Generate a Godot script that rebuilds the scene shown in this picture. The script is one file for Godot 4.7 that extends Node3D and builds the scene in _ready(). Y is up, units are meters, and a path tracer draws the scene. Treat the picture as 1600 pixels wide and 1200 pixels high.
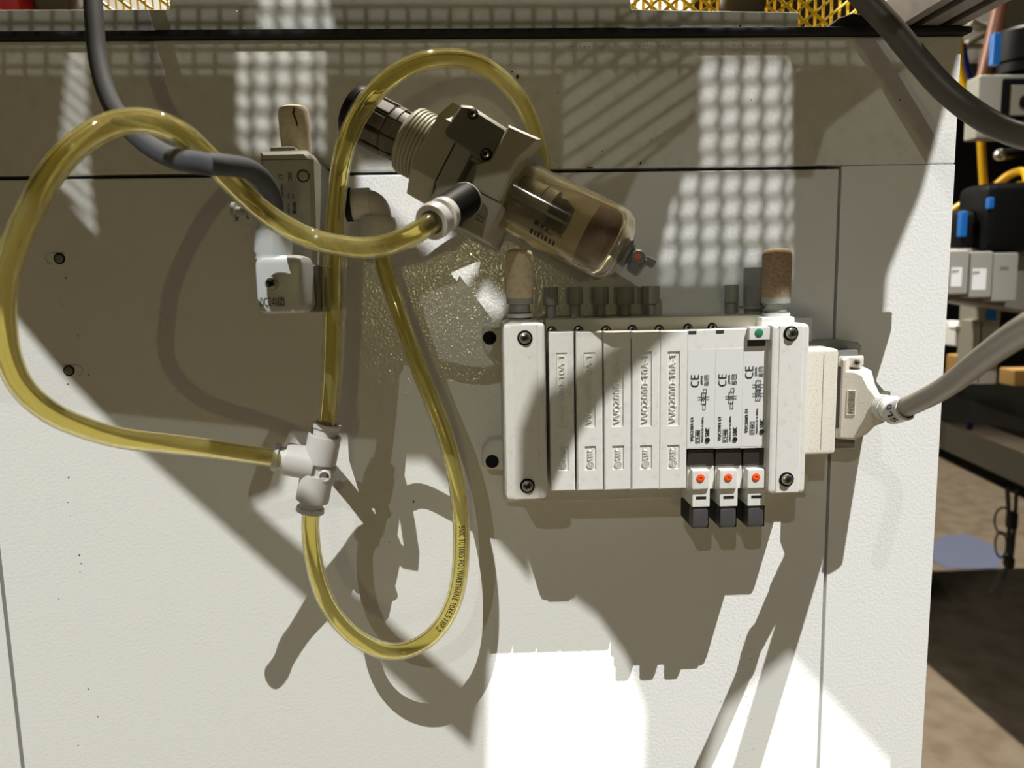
extends Node3D
# A pale machine cabinet carrying a valve manifold, a filter regulator, a solenoid valve and yellow tubing.
# World: the cabinet front lies in the plane z = 0, z grows towards the viewer, y is up, metres.

const FOCAL := 1202.0        # focal length in pixels of the 1600 x 1200 frame
const FLOOR_Y := -1.1
var eye := Transform3D()     # where the photograph was taken from
var M := {}
var lamp_a := Vector3(-1.70, 6.30, 4.66)     # high bay lamp over the left shoulder
var lamp_b := Vector3(2.06, 6.97, 3.32)      # high bay lamp high on the right
var lamp_c := Vector3(-2.60, 4.72, 7.86)     # wall lamp on the left
var lamp_d := Vector3(-0.18, 0.13, 6.0)      # warm wall lamp opposite the cabinet

func _ready():
	# ---- camera
	var yaw := deg_to_rad(2.5)
	var pit := deg_to_rad(7.7)
	var rol := deg_to_rad(1.1)
	var f := Vector3(sin(yaw) * cos(pit), -sin(pit), -cos(yaw) * cos(pit))
	var r0 := f.cross(Vector3.UP).normalized()
	var u0 := r0.cross(f)
	var r := r0 * cos(rol) - u0 * sin(rol)
	var u := r0 * sin(rol) + u0 * cos(rol)
	eye = Transform3D(Basis(r, u, -f), -f * 0.4935)
	var cam := Camera3D.new()
	cam.name = "camera"
	add_child(cam)
	cam.transform = eye
	cam.near = 0.02
	cam.far = 60.0
	var at := CameraAttributesPhysical.new()
	at.frustum_focal_length = 12.0 * FOCAL / 600.0
	at.frustum_focus_distance = 0.455
	at.exposure_aperture = 8.0
	cam.attributes = at
	cam.fov = rad_to_deg(2.0 * atan(600.0 / FOCAL))
	# ---- air and exposure
	var env := Environment.new()
	env.background_mode = Environment.BG_COLOR
	env.background_color = Color(0.05, 0.05, 0.05)
	env.tonemap_mode = Environment.TONE_MAPPER_LINEAR
	env.tonemap_exposure = 1.0
	env.sdfgi_enabled = true
	env.ssao_enabled = true
	env.ssil_enabled = true
	var we := WorldEnvironment.new()
	we.name = "air"
	we.environment = env
	add_child(we)
	# ---- lamps
	materials()
	lamp("high_bay_lamp", "round high bay lamp hung over the left end of the hall", lamp_a, 69.0, Color(1.0, 1.0, 0.985), 0.01, 7.5)
	lamp("high_bay_lamp", "round high bay lamp hung over the right end of the hall", lamp_b, 118.0, Color(1.0, 1.0, 1.0), 0.01, 7.5)
	lamp("wall_lamp", "small wall lamp on the left behind the photographer", lamp_c, 7.6, Color(1.0, 1.0, 0.97), 0.01)
	lamp("wall_lamp", "warm wall lamp straight across from the cabinet", lamp_d, 1.05, Color(1.0, 0.95, 0.66), 0.02)
	lamp("machine_lamp", "lamp inside the machine behind the yellow mesh", Vector3(-0.05, 0.75, -0.75), 1.1, Color(1.0, 0.98, 0.93), 0.03)
	lamp("bench_lamp", "lamp over the bench to the right of the cabinet", Vector3(1.05, 1.5, -1.0), 0.35, Color(1.0, 0.96, 0.90), 0.03)
	lamp("high_bay_lamp", "round high bay lamp over the floor behind the bench", Vector3(0.9, 6.5, -1.7), 78.0, Color(1.0, 0.96, 0.90), 0.04, 32.0)
	# ---- large structure
	hall()
	cabinet()
	overhead()
	# ---- things on the cabinet
	manifold()
	data_cable()
	solenoid()
	regulator()
	fittings()
	tubes()
	loose_cables()
	# ---- what stands round it
	machine_top()
	bench()

# ------------------------------------------------------------------ helpers
func P(px: float, py: float, z: float) -> Vector3:
	var d := eye.basis * Vector3((px - 800.0) / FOCAL, -(py - 600.0) / FOCAL, -1.0)
	return eye.origin + d * ((z - eye.origin.z) / d.z)

var taken := {}
func numbered(called: String) -> String:
	taken[called] = taken.get(called, -1) + 1
	return called if taken[called] == 0 else "%s_%03d" % [called, taken[called]]

func thing(called: String, label: String, category: String, where := Vector3.ZERO, group := "") -> Node3D:
	var o := Node3D.new()
	o.name = numbered(called)
	add_child(o)
	o.position = where
	o.set_meta("label", label)
	o.set_meta("category", category)
	if group:
		o.set_meta("group", group)
	return o

func offset_of(n: Node3D) -> Vector3:
	var t := Vector3.ZERO
	var k: Node = n
	while k is Node3D and k != self:
		t += k.position
		k = k.get_parent()
	return t

func part(called: String, s: Soup, m: Material, parent: Node3D, angle := 42.0) -> MeshInstance3D:
	var o := MeshInstance3D.new()
	o.name = called
	o.mesh = s.finish(m, offset_of(parent), angle)
	parent.add_child(o, true)
	return o

func struct(called: String, s: Soup, m: Material) -> MeshInstance3D:
	var o := part(called, s, m, self)
	o.set_meta("kind", "structure")
	return o

func lamp(called: String, label: String, where: Vector3, energy: float, c: Color, radius: float, cone := 0.0):
	var t := thing(called, label, "lamp", where)
	var to := (Vector3(0, 0, 0) - where).normalized()
	if where.z < 0.2:
		to = Vector3.DOWN
	var fr := aim(where, -to)
	var s := Soup.new()
	var big := clampf(where.length() * 0.03, 0.03, 0.2)
	s.lathe(fr, [Vector2(0, 0.9 * big), Vector2(0.5 * big, 0.9 * big), Vector2(0.55 * big, 0.8 * big), Vector2(1.2 * big, 0.05 * big), Vector2(1.15 * big, 0.05 * big), Vector2(0.5 * big, 0.75 * big), Vector2(0, 0.75 * big)], 28)
	part("shade", s, M.grey_dark, t)
	s = Soup.new()
	s.lathe(fr, [Vector2(0, 0.03), Vector2(0.02, 0.02), Vector2(0.028, 0.0), Vector2(0.02, -0.02), Vector2(0, -0.03)], 16)
	var glow := mat(Color(1, 1, 1), 0.4)
	glow.emission_enabled = true
	glow.emission = c
	glow.emission_energy_multiplier = 2.0
	part("bulb", s, glow, t)
	var l: Light3D
	if cone > 0.0:
		var sp := SpotLight3D.new()
		sp.spot_range = 30.0
		sp.spot_attenuation = 2.0
		sp.spot_angle = cone
		sp.spot_angle_attenuation = 0.5
		l = sp
	else:
		var om := OmniLight3D.new()
		om.omni_range = 30.0
		om.omni_attenuation = 2.0
		l = om
	l.name = "light"
	l.light_energy = energy
	l.light_color = c
	l.light_size = radius
	l.shadow_enabled = true
	t.add_child(l)
	l.basis = Basis.looking_at(to, Vector3.UP if absf(to.y) < 0.99 else Vector3.RIGHT)

func aim(where: Vector3, up: Vector3) -> Transform3D:   # a frame whose y axis is «up»
	var y := up.normalized()
	var x := y.cross(Vector3(0.31, 0.17, 0.94)).normalized()
	if absf(y.dot(Vector3(0.31, 0.17, 0.94))) > 0.95:
		x = y.cross(Vector3.RIGHT).normalized()
	return Transform3D(Basis(x, y, x.cross(y)), where)

func box_at(s: Soup, x0: float, y0: float, x1: float, y1: float, z: float, depth: float, r := 0.0008):
	var a := P(x0, y0, z)
	var b := P(x1, y1, z)
	s.box(Transform3D(Basis(), Vector3((a.x + b.x) / 2, (a.y + b.y) / 2, z - depth / 2)), Vector3(absf(b.x - a.x), absf(a.y - b.y), depth), r)

func mat(c: Color, rough := 0.5, metal := 0.0) -> StandardMaterial3D:
	var m := StandardMaterial3D.new()
	m.albedo_color = c
	m.roughness = rough
	m.metallic = metal
	return m

func noise(freq: float, w := 512, as_normal := false, bump := 4.0, octaves := 3, kind := FastNoiseLite.TYPE_SIMPLEX_SMOOTH) -> NoiseTexture2D:
	var n := FastNoiseLite.new()
	n.noise_type = kind
	n.seed = 11
	n.frequency = freq
	n.fractal_octaves = octaves
	var t := NoiseTexture2D.new()
	t.width = w
	t.height = w
	t.seamless = true
	t.noise = n
	if as_normal:
		t.as_normal_map = true
		t.bump_strength = bump
	return t

func ramp(t: NoiseTexture2D, stops: Array) -> NoiseTexture2D:
	var g := Gradient.new()
	var o := PackedFloat32Array()
	var c := PackedColorArray()
	for s in stops:
		o.append(s[0])
		c.append(s[1])
	g.offsets = o
	g.colors = c
	t.color_ramp = g
	return t

func tri(m: StandardMaterial3D, scale: float):
	m.uv1_triplanar = true
	m.uv1_world_triplanar = true
	m.uv1_scale = Vector3(scale, scale, scale)

func materials():
	# powder coat: fine orange peel
	var peel := noise(0.035, 512, false, 4.0, 2)
	var p := mat(Color(0.91, 0.91, 0.895), 0.085)
	p.metallic_specular = 0.38
	p.heightmap_enabled = true
	p.heightmap_texture = peel
	p.heightmap_scale = 0.012
	tri(p, 20.0)
	M.paint = p
	var p2: StandardMaterial3D = p.duplicate()
	p2.albedo_texture = ramp(noise(0.006, 512, false, 4.0, 4), [[0.0, Color(0.95, 0.94, 0.92)], [0.35, Color(0.985, 0.98, 0.97)], [1.0, Color(1, 1, 1)]])
	M.paint_worn = p2
	var dirty := ramp(noise(0.02, 512, false, 4.0, 5), [[0.0, Color(0.92, 0.90, 0.87)], [0.16, Color(0.975, 0.97, 0.96)], [0.4, Color(1, 1, 1)], [1.0, Color(1, 1, 1)]])
	M.ivory = mat(Color(0.87, 0.865, 0.84), 0.42)
	M.ivory.albedo_texture = dirty
	tri(M.ivory, 14.0)
	M.ivory_dusty = mat(Color(0.87, 0.85, 0.80), 0.6)
	M.ivory_dusty.albedo_texture = ramp(noise(0.09, 512, false, 4.0, 5), [[0.0, Color(0.80, 0.68, 0.60)], [0.18, Color(0.93, 0.9, 0.86)], [0.42, Color(1, 1, 1)], [1.0, Color(1, 1, 1)]])
	tri(M.ivory_dusty, 14.0)
	M.label_white = mat(Color(0.86, 0.86, 0.85), 0.3)
	M.fitting_grey = mat(Color(0.80, 0.79, 0.775), 0.38)
	M.body_grey = mat(Color(0.66, 0.65, 0.60), 0.45)
	M.body_grey.albedo_texture = dirty
	tri(M.body_grey, 9.0)
	M.body_light = mat(Color(0.71, 0.695, 0.62), 0.5)
	M.cover_grey = mat(Color(0.46, 0.45, 0.40), 0.5)
	M.plug_grey = mat(Color(0.64, 0.645, 0.62), 0.45)
	M.grey_mid = mat(Color(0.45, 0.455, 0.45), 0.5)
	M.grey_dark = mat(Color(0.20, 0.20, 0.195), 0.5)
	M.knob_dark = mat(Color(0.43, 0.41, 0.375), 0.55)
	M.knob_cap = mat(Color(0.24, 0.23, 0.24), 0.25, 0.4)
	M.black = mat(Color(0.03, 0.029, 0.028), 0.5)
	M.black.metallic_specular = 0.3
	M.rubber = mat(Color(0.035, 0.034, 0.033), 0.75)
	M.ink = mat(Color(0.07, 0.07, 0.075), 0.6)
	M.hole = mat(Color(0.02, 0.02, 0.02), 0.9)
	M.smoke = mat(Color(0.17, 0.15, 0.13), 0.12)
	M.smoke.clearcoat_enabled = true
	M.steel = mat(Color(0.78, 0.77, 0.75), 0.28, 1.0)
	M.steel_dark = mat(Color(0.34, 0.335, 0.34), 0.35, 0.3)
	M.orange = mat(Color(0.93, 0.34, 0.12), 0.45)
	M.green = mat(Color(0.16, 0.50, 0.34), 0.4)
	M.porous = mat(Color(0.90, 0.86, 0.77), 0.85)
	M.porous.albedo_texture = ramp(noise(0.03, 512, false, 4.0, 5), [[0.0, Color(0.9, 0.86, 0.78)], [0.45, Color(0.98, 0.96, 0.93)], [1.0, Color(1, 1, 1)]])
	tri(M.porous, 16.0)
	M.porous_brown = mat(Color(0.68, 0.60, 0.49), 0.9)
	M.porous_brown.albedo_texture = ramp(noise(0.05, 512, false, 4.0, 5), [[0.0, Color(0.75, 0.7, 0.62)], [0.5, Color(0.95, 0.93, 0.9)], [1.0, Color(1, 1, 1)]])
	tri(M.porous_brown, 16.0)
	# clear plastics
	var t := mat(Color(0.97, 0.935, 0.68, 0.08), 0.05)
	t.transparency = BaseMaterial3D.TRANSPARENCY_ALPHA
	t.refraction_enabled = true
	t.refraction_scale = 0.05
	M.tube = t
	var b := mat(Color(0.965, 0.925, 0.80, 0.04), 0.06)
	b.transparency = BaseMaterial3D.TRANSPARENCY_ALPHA
	b.refraction_enabled = true
	b.refraction_scale = 0.05
	M.bowl = b
	M.milky = mat(Color(0.74, 0.755, 0.765), 0.3)
	M.milky.clearcoat_enabled = true
	M.sediment = mat(Color(0.40, 0.21, 0.10), 0.8)
	M.sediment.albedo_texture = ramp(noise(0.04, 512, false, 4.0, 4), [[0.0, Color(0.45, 0.4, 0.35)], [1.0, Color(1, 1, 1)]])
	tri(M.sediment, 20.0)
	M.module = mat(Color(0.60, 0.59, 0.55), 0.5)
	M.cable = mat(Color(0.56, 0.54, 0.49), 0.45)
	M.cable_dark = mat(Color(0.38, 0.37, 0.35), 0.42)
	M.cable_grey = mat(Color(0.29, 0.295, 0.31), 0.7)
	M.cable_grey.metallic_specular = 0.3
	M.yellow = mat(Color(0.90, 0.76, 0.05), 0.4)
	M.yellow_hose = mat(Color(0.80, 0.62, 0.05), 0.35)
	M.red = mat(Color(0.75, 0.10, 0.14), 0.4)
	M.brown = mat(Color(0.30, 0.24, 0.14), 0.6)
	M.copper = mat(Color(0.46, 0.28, 0.20), 0.45)
	M.blue = mat(Color(0.07, 0.40, 0.72), 0.4)
	M.blue_dark = mat(Color(0.06, 0.14, 0.42), 0.5)
	M.white = mat(Color(0.92, 0.92, 0.91), 0.5)
	M.tan = mat(Color(0.66, 0.52, 0.30), 0.6)
	M.alu = mat(Color(0.62, 0.61, 0.60), 0.42, 0.35)
	M.rail = mat(Color(0.47, 0.455, 0.42), 0.5)
	M.wall = mat(Color(0.42, 0.41, 0.38), 0.9)
	M.floor = mat(Color(0.53, 0.49, 0.43), 0.55)
	M.floor.albedo_texture = ramp(noise(0.012, 512, false, 4.0, 6), [[0.0, Color(0.8, 0.77, 0.73)], [0.5, Color(0.93, 0.91, 0.88)], [1.0, Color(1, 1, 1)]])
	M.floor.heightmap_enabled = true
	M.floor.heightmap_texture = noise(0.06, 512, false, 4.0, 4)
	M.floor.heightmap_scale = 0.15
	tri(M.floor, 1.3)
	M.water = mat(Color(0.45, 0.48, 0.58), 0.3)
	M.rust = mat(Color(0.36, 0.20, 0.08), 0.9)
	M.speck = mat(Color(0.13, 0.11, 0.09), 0.9)
	M.chip = mat(Color(0.55, 0.52, 0.45), 0.8)

# triangles collected for one mesh; normals are smoothed across edges softer than an angle
class Soup:
	var v := PackedVector3Array()

	func t3(a: Vector3, b: Vector3, c: Vector3):     # counter-clockwise seen from outside
		v.append(a)
		v.append(b)
		v.append(c)

	func quad(a: Vector3, b: Vector3, c: Vector3, d: Vector3):
		t3(a, b, c)
		t3(a, c, d)

	func box(f: Transform3D, size: Vector3, r := 0.0008):
		var h := size / 2.0
		r = minf(r, 0.49 * minf(size.x, minf(size.y, size.z)))
		var g := [[-h.x, -h.x + r, h.x - r, h.x], [-h.y, -h.y + r, h.y - r, h.y], [-h.z, -h.z + r, h.z - r, h.z]]
		for axis in 3:
			var ua := (axis + 1) % 3
			var va := (axis + 2) % 3
			for sgn in [-1.0, 1.0]:
				var grid := []
				for i in 4:
					var row := []
					for j in 4:
						var p := Vector3.ZERO
						p[axis] = sgn * h[axis]
						p[ua] = g[ua][i]
						p[va] = g[va][j]
						var inner := Vector3(clampf(p.x, -h.x + r, h.x - r), clampf(p.y, -h.y + r, h.y - r), clampf(p.z, -h.z + r, h.z - r))
						row.append(f * (inner + (p - inner).normalized() * r))
					grid.append(row)
				for i in 3:
					for j in 3:
						if sgn > 0:
							quad(grid[i][j], grid[i + 1][j], grid[i + 1][j + 1], grid[i][j + 1])
						else:
							quad(grid[i][j], grid[i][j + 1], grid[i + 1][j + 1], grid[i + 1][j])

	func lathe(f: Transform3D, prof: Array, n := 28, flip := false):   # prof: Vector2(radius, height), going up the outside
		for i in prof.size() - 1:
			for k in n:
				var a := TAU * k / n
				var b := TAU * (k + 1) / n
				var p: Vector2 = prof[i]
				var q: Vector2 = prof[i + 1]
				var c := [f * Vector3(p.x * sin(a), p.y, p.x * cos(a)), f * Vector3(p.x * sin(b), p.y, p.x * cos(b)), f * Vector3(q.x * sin(b), q.y, q.x * cos(b)), f * Vector3(q.x * sin(a), q.y, q.x * cos(a))]
				if flip:
					quad(c[3], c[2], c[1], c[0])
				else:
					quad(c[0], c[1], c[2], c[3])

	func rod(a: Vector3, b: Vector3, r: float, n := 8):
		var y := (b - a).normalized()
		var x := y.cross(Vector3(0.3, 0.2, 0.93) if absf(y.z) < 0.9 else Vector3(1, 0, 0)).normalized()
		var f := Transform3D(Basis(x, y, x.cross(y)), a)
		var l := a.distance_to(b)
		lathe(f, [Vector2(0, 0), Vector2(r, 0), Vector2(r, l), Vector2(0, l)], n)

	func sweep(path: Array, r, n := 16, inside := false, caps := true):
		var rings := []
		var count := path.size()
		var t0: Vector3 = (path[1] - path[0]).normalized()
		var x := t0.cross(Vector3(0.1, 0.3, 0.94)).normalized()
		for i in count:
			var t: Vector3 = (path[mini(i + 1, count - 1)] - path[maxi(i - 1, 0)]).normalized()
			x = (x - t * x.dot(t)).normalized()
			var y := t.cross(x)
			var rr: float = r[i] if r is Array else r
			var ring := PackedVector3Array()
			for k in n:
				var a := TAU * k / n
				ring.append(path[i] + (x * cos(a) + y * sin(a)) * rr)
			rings.append(ring)
		for i in count - 1:
			for k in n:
				var k2 := (k + 1) % n
				if inside:
					quad(rings[i][k], rings[i + 1][k], rings[i + 1][k2], rings[i][k2])
				else:
					quad(rings[i][k], rings[i][k2], rings[i + 1][k2], rings[i + 1][k])
		if caps:
			for k in n:
				var k2 := (k + 1) % n
				t3(path[0], rings[0][k2], rings[0][k])
				t3(path[count - 1], rings[count - 1][k], rings[count - 1][k2])

	func annulus(c: Vector3, axis: Vector3, r0: float, r1: float, n := 16):
		var x := axis.cross(Vector3(0.1, 0.3, 0.94)).normalized()
		var y := axis.cross(x)
		for k in n:
			var a := TAU * k / n
			var b := TAU * (k + 1) / n
			var da := x * cos(a) + y * sin(a)
			var db := x * cos(b) + y * sin(b)
			quad(c + da * r0, c + da * r1, c + db * r1, c + db * r0)

	func prism(f: Transform3D, poly: PackedVector2Array, z0: float, z1: float, bevel := 0.0):   # outline in the frame's xy, front at z1
		if Geometry2D.is_polygon_clockwise(poly):
			poly = poly.duplicate()
			poly.reverse()
		var n := poly.size()
		var inner := poly
		if bevel > 0.0:
			inner = PackedVector2Array()
			for i in n:
				var e0 := (poly[i] - poly[(i + n - 1) % n]).normalized()
				var e1 := (poly[(i + 1) % n] - poly[i]).normalized()
				var n0 := Vector2(-e0.y, e0.x)
				var n1 := Vector2(-e1.y, e1.x)
				var m := (n0 + n1).normalized()
				inner.append(poly[i] + m * bevel / maxf(0.4, m.dot(n0)))
		for i in n:
			var j := (i + 1) % n
			var a := poly[i]
			var b := poly[j]
			quad(f * Vector3(a.x, a.y, z0), f * Vector3(b.x, b.y, z0), f * Vector3(b.x, b.y, z1 - bevel), f * Vector3(a.x, a.y, z1 - bevel))
			if bevel > 0.0:
				quad(f * Vector3(a.x, a.y, z1 - bevel), f * Vector3(b.x, b.y, z1 - bevel), f * Vector3(inner[j].x, inner[j].y, z1), f * Vector3(inner[i].x, inner[i].y, z1))
		var ix := Geometry2D.triangulate_polygon(inner)
		for k in range(0, ix.size(), 3):
			var q := [inner[ix[k]], inner[ix[k + 1]], inner[ix[k + 2]]]
			if (q[1] - q[0]).cross(q[2] - q[0]) < 0:
				q = [q[0], q[2], q[1]]
			t3(f * Vector3(q[0].x, q[0].y, z1), f * Vector3(q[1].x, q[1].y, z1), f * Vector3(q[2].x, q[2].y, z1))
		ix = Geometry2D.triangulate_polygon(poly)
		for k in range(0, ix.size(), 3):
			var q := [poly[ix[k]], poly[ix[k + 1]], poly[ix[k + 2]]]
			if (q[1] - q[0]).cross(q[2] - q[0]) > 0:
				q = [q[0], q[2], q[1]]
			t3(f * Vector3(q[0].x, q[0].y, z0), f * Vector3(q[1].x, q[1].y, z0), f * Vector3(q[2].x, q[2].y, z0))

	func slab(f: Transform3D, x0: float, x1: float, y0: float, y1: float, z0: float, z1: float, holes: Array, b := 0.0006):
		# a block whose front (z1) has rectangular recesses [x0, x1, y0, y1, depth], one above the other
		var xs0 := x0 + b
		var xs1 := x1 - b
		var c := [Vector2(x0, y0), Vector2(x1, y0), Vector2(x1, y1), Vector2(x0, y1)]
		var d := [Vector2(xs0, y0 + b), Vector2(xs1, y0 + b), Vector2(xs1, y1 - b), Vector2(xs0, y1 - b)]
		for i in 4:
			var j := (i + 1) % 4
			quad(f * Vector3(c[i].x, c[i].y, z0), f * Vector3(c[j].x, c[j].y, z0), f * Vector3(c[j].x, c[j].y, z1 - b), f * Vector3(c[i].x, c[i].y, z1 - b))
			quad(f * Vector3(c[i].x, c[i].y, z1 - b), f * Vector3(c[j].x, c[j].y, z1 - b), f * Vector3(d[j].x, d[j].y, z1), f * Vector3(d[i].x, d[i].y, z1))
		quad(f * Vector3(x0, y0, z0), f * Vector3(x0, y1, z0), f * Vector3(x1, y1, z0), f * Vector3(x1, y0, z0))
		var y := y0 + b
		for h in holes:
			face(f, xs0, xs1, y, h[2], z1)
			face(f, xs0, h[0], h[2], h[3], z1)
			face(f, h[1], xs1, h[2], h[3], z1)
			var zb: float = z1 - h[4]
			face(f, h[0], h[1], h[2], h[3], zb)
			quad(f * Vector3(h[0], h[2], zb), f * Vector3(h[0], h[2], z1), f * Vector3(h[1], h[2], z1), f * Vector3(h[1], h[2], zb))
			quad(f * Vector3(h[0], h[3], z1), f * Vector3(h[0], h[3], zb), f * Vector3(h[1], h[3], zb), f * Vector3(h[1], h[3], z1))
			quad(f * Vector3(h[0], h[2], z1), f * Vector3(h[0], h[2], zb), f * Vector3(h[0], h[3], zb), f * Vector3(h[0], h[3], z1))
			quad(f * Vector3(h[1], h[2], zb), f * Vector3(h[1], h[2], z1), f * Vector3(h[1], h[3], z1), f * Vector3(h[1], h[3], zb))
			y = h[3]
		face(f, xs0, xs1, y, y1 - b, z1)

	func face(f: Transform3D, x0: float, x1: float, y0: float, y1: float, z: float):
		quad(f * Vector3(x0, y0, z), f * Vector3(x1, y0, z), f * Vector3(x1, y1, z), f * Vector3(x0, y1, z))

	func finish(m: Material, off: Vector3, angle: float) -> ArrayMesh:
		var n := v.size() / 3
		var fn := PackedVector3Array()
		var un := PackedVector3Array()
		var at := {}
		var keys := []
		keys.resize(v.size())
		for i in n:
			var c := (v[3 * i + 1] - v[3 * i]).cross(v[3 * i + 2] - v[3 * i])
			fn.append(c)
			un.append((c * 1e6).normalized())
			for k in 3:
				var key := Vector3i((v[3 * i + k] * 1e5).round())
				keys[3 * i + k] = key
				if at.has(key):
					at[key].append(i)
				else:
					at[key] = [i]
		var lim := cos(deg_to_rad(angle))
		var pos := PackedVector3Array()
		var nor := PackedVector3Array()
		for i in n:
			if fn[i].length_squared() < 1e-22:
				continue
			for k in [0, 2, 1]:
				var s := Vector3.ZERO
				for j in at[keys[3 * i + k]]:
					if un[j].dot(un[i]) > lim:
						s += fn[j] * 1e6
				pos.append(v[3 * i + k] - off)
				nor.append(s.normalized() if s.length_squared() > 1e-12 else un[i])
		var a := []
		a.resize(Mesh.ARRAY_MAX)
		a[Mesh.ARRAY_VERTEX] = pos
		a[Mesh.ARRAY_NORMAL] = nor
		var mesh := ArrayMesh.new()
		mesh.add_surface_from_arrays(Mesh.PRIMITIVE_TRIANGLES, a)
		mesh.surface_set_material(0, m)
		return mesh

func curve(pts: Array, step := 0.004) -> Array:    # smooth path through points
	var c := Curve3D.new()
	var n := pts.size()
	for i in n:
		var a: Vector3 = pts[maxi(i - 1, 0)]
		var b: Vector3 = pts[mini(i + 1, n - 1)]
		var t := (b - a).normalized()
		var li: float = pts[i].distance_to(pts[maxi(i - 1, 0)])
		var lo: float = pts[i].distance_to(pts[mini(i + 1, n - 1)])
		c.add_point(pts[i], -t * li * 0.36, t * lo * 0.36)
	c.bake_interval = step / 3.0
	var l := c.get_baked_length()
	var out := []
	var k := int(ceil(l / step))
	for i in k + 1:
		out.append(c.sample_baked(l * i / k, true))
	return out

func font(bold := false) -> Font:
	var f := SystemFont.new()
	f.font_names = PackedStringArray(["Droid Sans"])
	if bold:
		f.font_weight = 700
	return f

func text_mesh(txt: String, bold := false) -> TextMesh:
	var m := TextMesh.new()
	m.text = txt
	m.font = font(bold)
	m.font_size = 40
	m.pixel_size = 0.01
	m.depth = 0.05
	m.curve_step = 2.0
	return m

# lettering whose outline box is centred at c, runs along «right», stands «high» tall and «wide» long
func text(called: String, txt: String, parent: Node3D, c: Vector3, right: Vector3, up: Vector3, wide: float, high: float, m: Material, depth := 0.0001, bold := false) -> MeshInstance3D:
	var t := text_mesh(txt, bold)
	var bb := t.get_aabb()
	t.material = m
	var o := MeshInstance3D.new()
	o.name = called
	o.mesh = t
	right = right.normalized()
	up = (up - right * up.dot(right)).normalized()
	var back := right.cross(up)
	var sx := wide / maxf(bb.size.x, 0.001)
	var sy := high / maxf(bb.size.y, 0.001)
	var b := Basis(right * sx, up * sy, back * (depth / maxf(bb.size.z, 0.001)))
	parent.add_child(o, true)
	o.transform = Transform3D(b, c - offset_of(parent) - b * (bb.position + bb.size / 2.0))
	return o

func screw(parent: Node3D, c: Vector3, axis: Vector3, r: float, sunk := true, m: Material = null):
	var f := aim(c, axis)
	var s := Soup.new()
	s.lathe(f, [Vector2(r, -0.004), Vector2(r, r * 0.25), Vector2(r * 0.85, r * 0.5), Vector2(r * 0.45, r * 0.62), Vector2(r * 0.4, r * 0.45), Vector2(0, r * 0.2)], 20)
	var o := part("screw", s, m if m else M.steel, parent, 35)
	s = Soup.new()
	for k in 2:
		var fx := Transform3D(f.basis * Basis(Vector3.UP, k * PI / 2 + 0.5), c + axis.normalized() * r * 0.56)
		s.box(fx, Vector3(r * 1.15, r * 0.16, r * 0.26), r * 0.02)
	part("cross_slot", s, M.hole, o)
	if sunk:
		s = Soup.new()
		s.lathe(f, [Vector2(r * 1.28, -0.002), Vector2(r * 1.28, 0.00015), Vector2(r, 0.0001)], 20)
		part("screw_seat", s, M.black, o)

# ------------------------------------------------------------------ setting
func hall():
	var s := Soup.new()
	var T := Transform3D()
	s.box(Transform3D(Basis(), Vector3(0, FLOOR_Y - 0.1, 1)), Vector3(20, 0.2, 18), 0.001)
	struct("floor", s, M.floor)
	s = Soup.new()
	s.box(Transform3D(Basis(), Vector3(0, 8.1, 1)), Vector3(20, 0.2, 18), 0.001)
	struct("ceiling", s, M.wall)
	var walls := {"wall_back": [Vector3(0, 3.5, -8), Vector3(20, 9.2, 0.2)], "wall_front": [Vector3(0, 3.5, 10), Vector3(20, 9.2, 0.2)], "wall_left": [Vector3(-10, 3.5, 1), Vector3(0.2, 9.2, 18)], "wall_right": [Vector3(10, 3.5, 1), Vector3(0.2, 9.2, 18)]}
	for k in walls:
		s = Soup.new()
		s.box(Transform3D(Basis(), walls[k][0]), walls[k][1], 0.001)
		struct(k, s, M.wall)

const X_LEFT := -0.75
const X_SEAM_L := -0.3306
const X_SEAM_R := 0.2096
const X_RIGHT := 0.2842
const Y_SEAM := 0.1325
const Y_TOP := 0.2112

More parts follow.
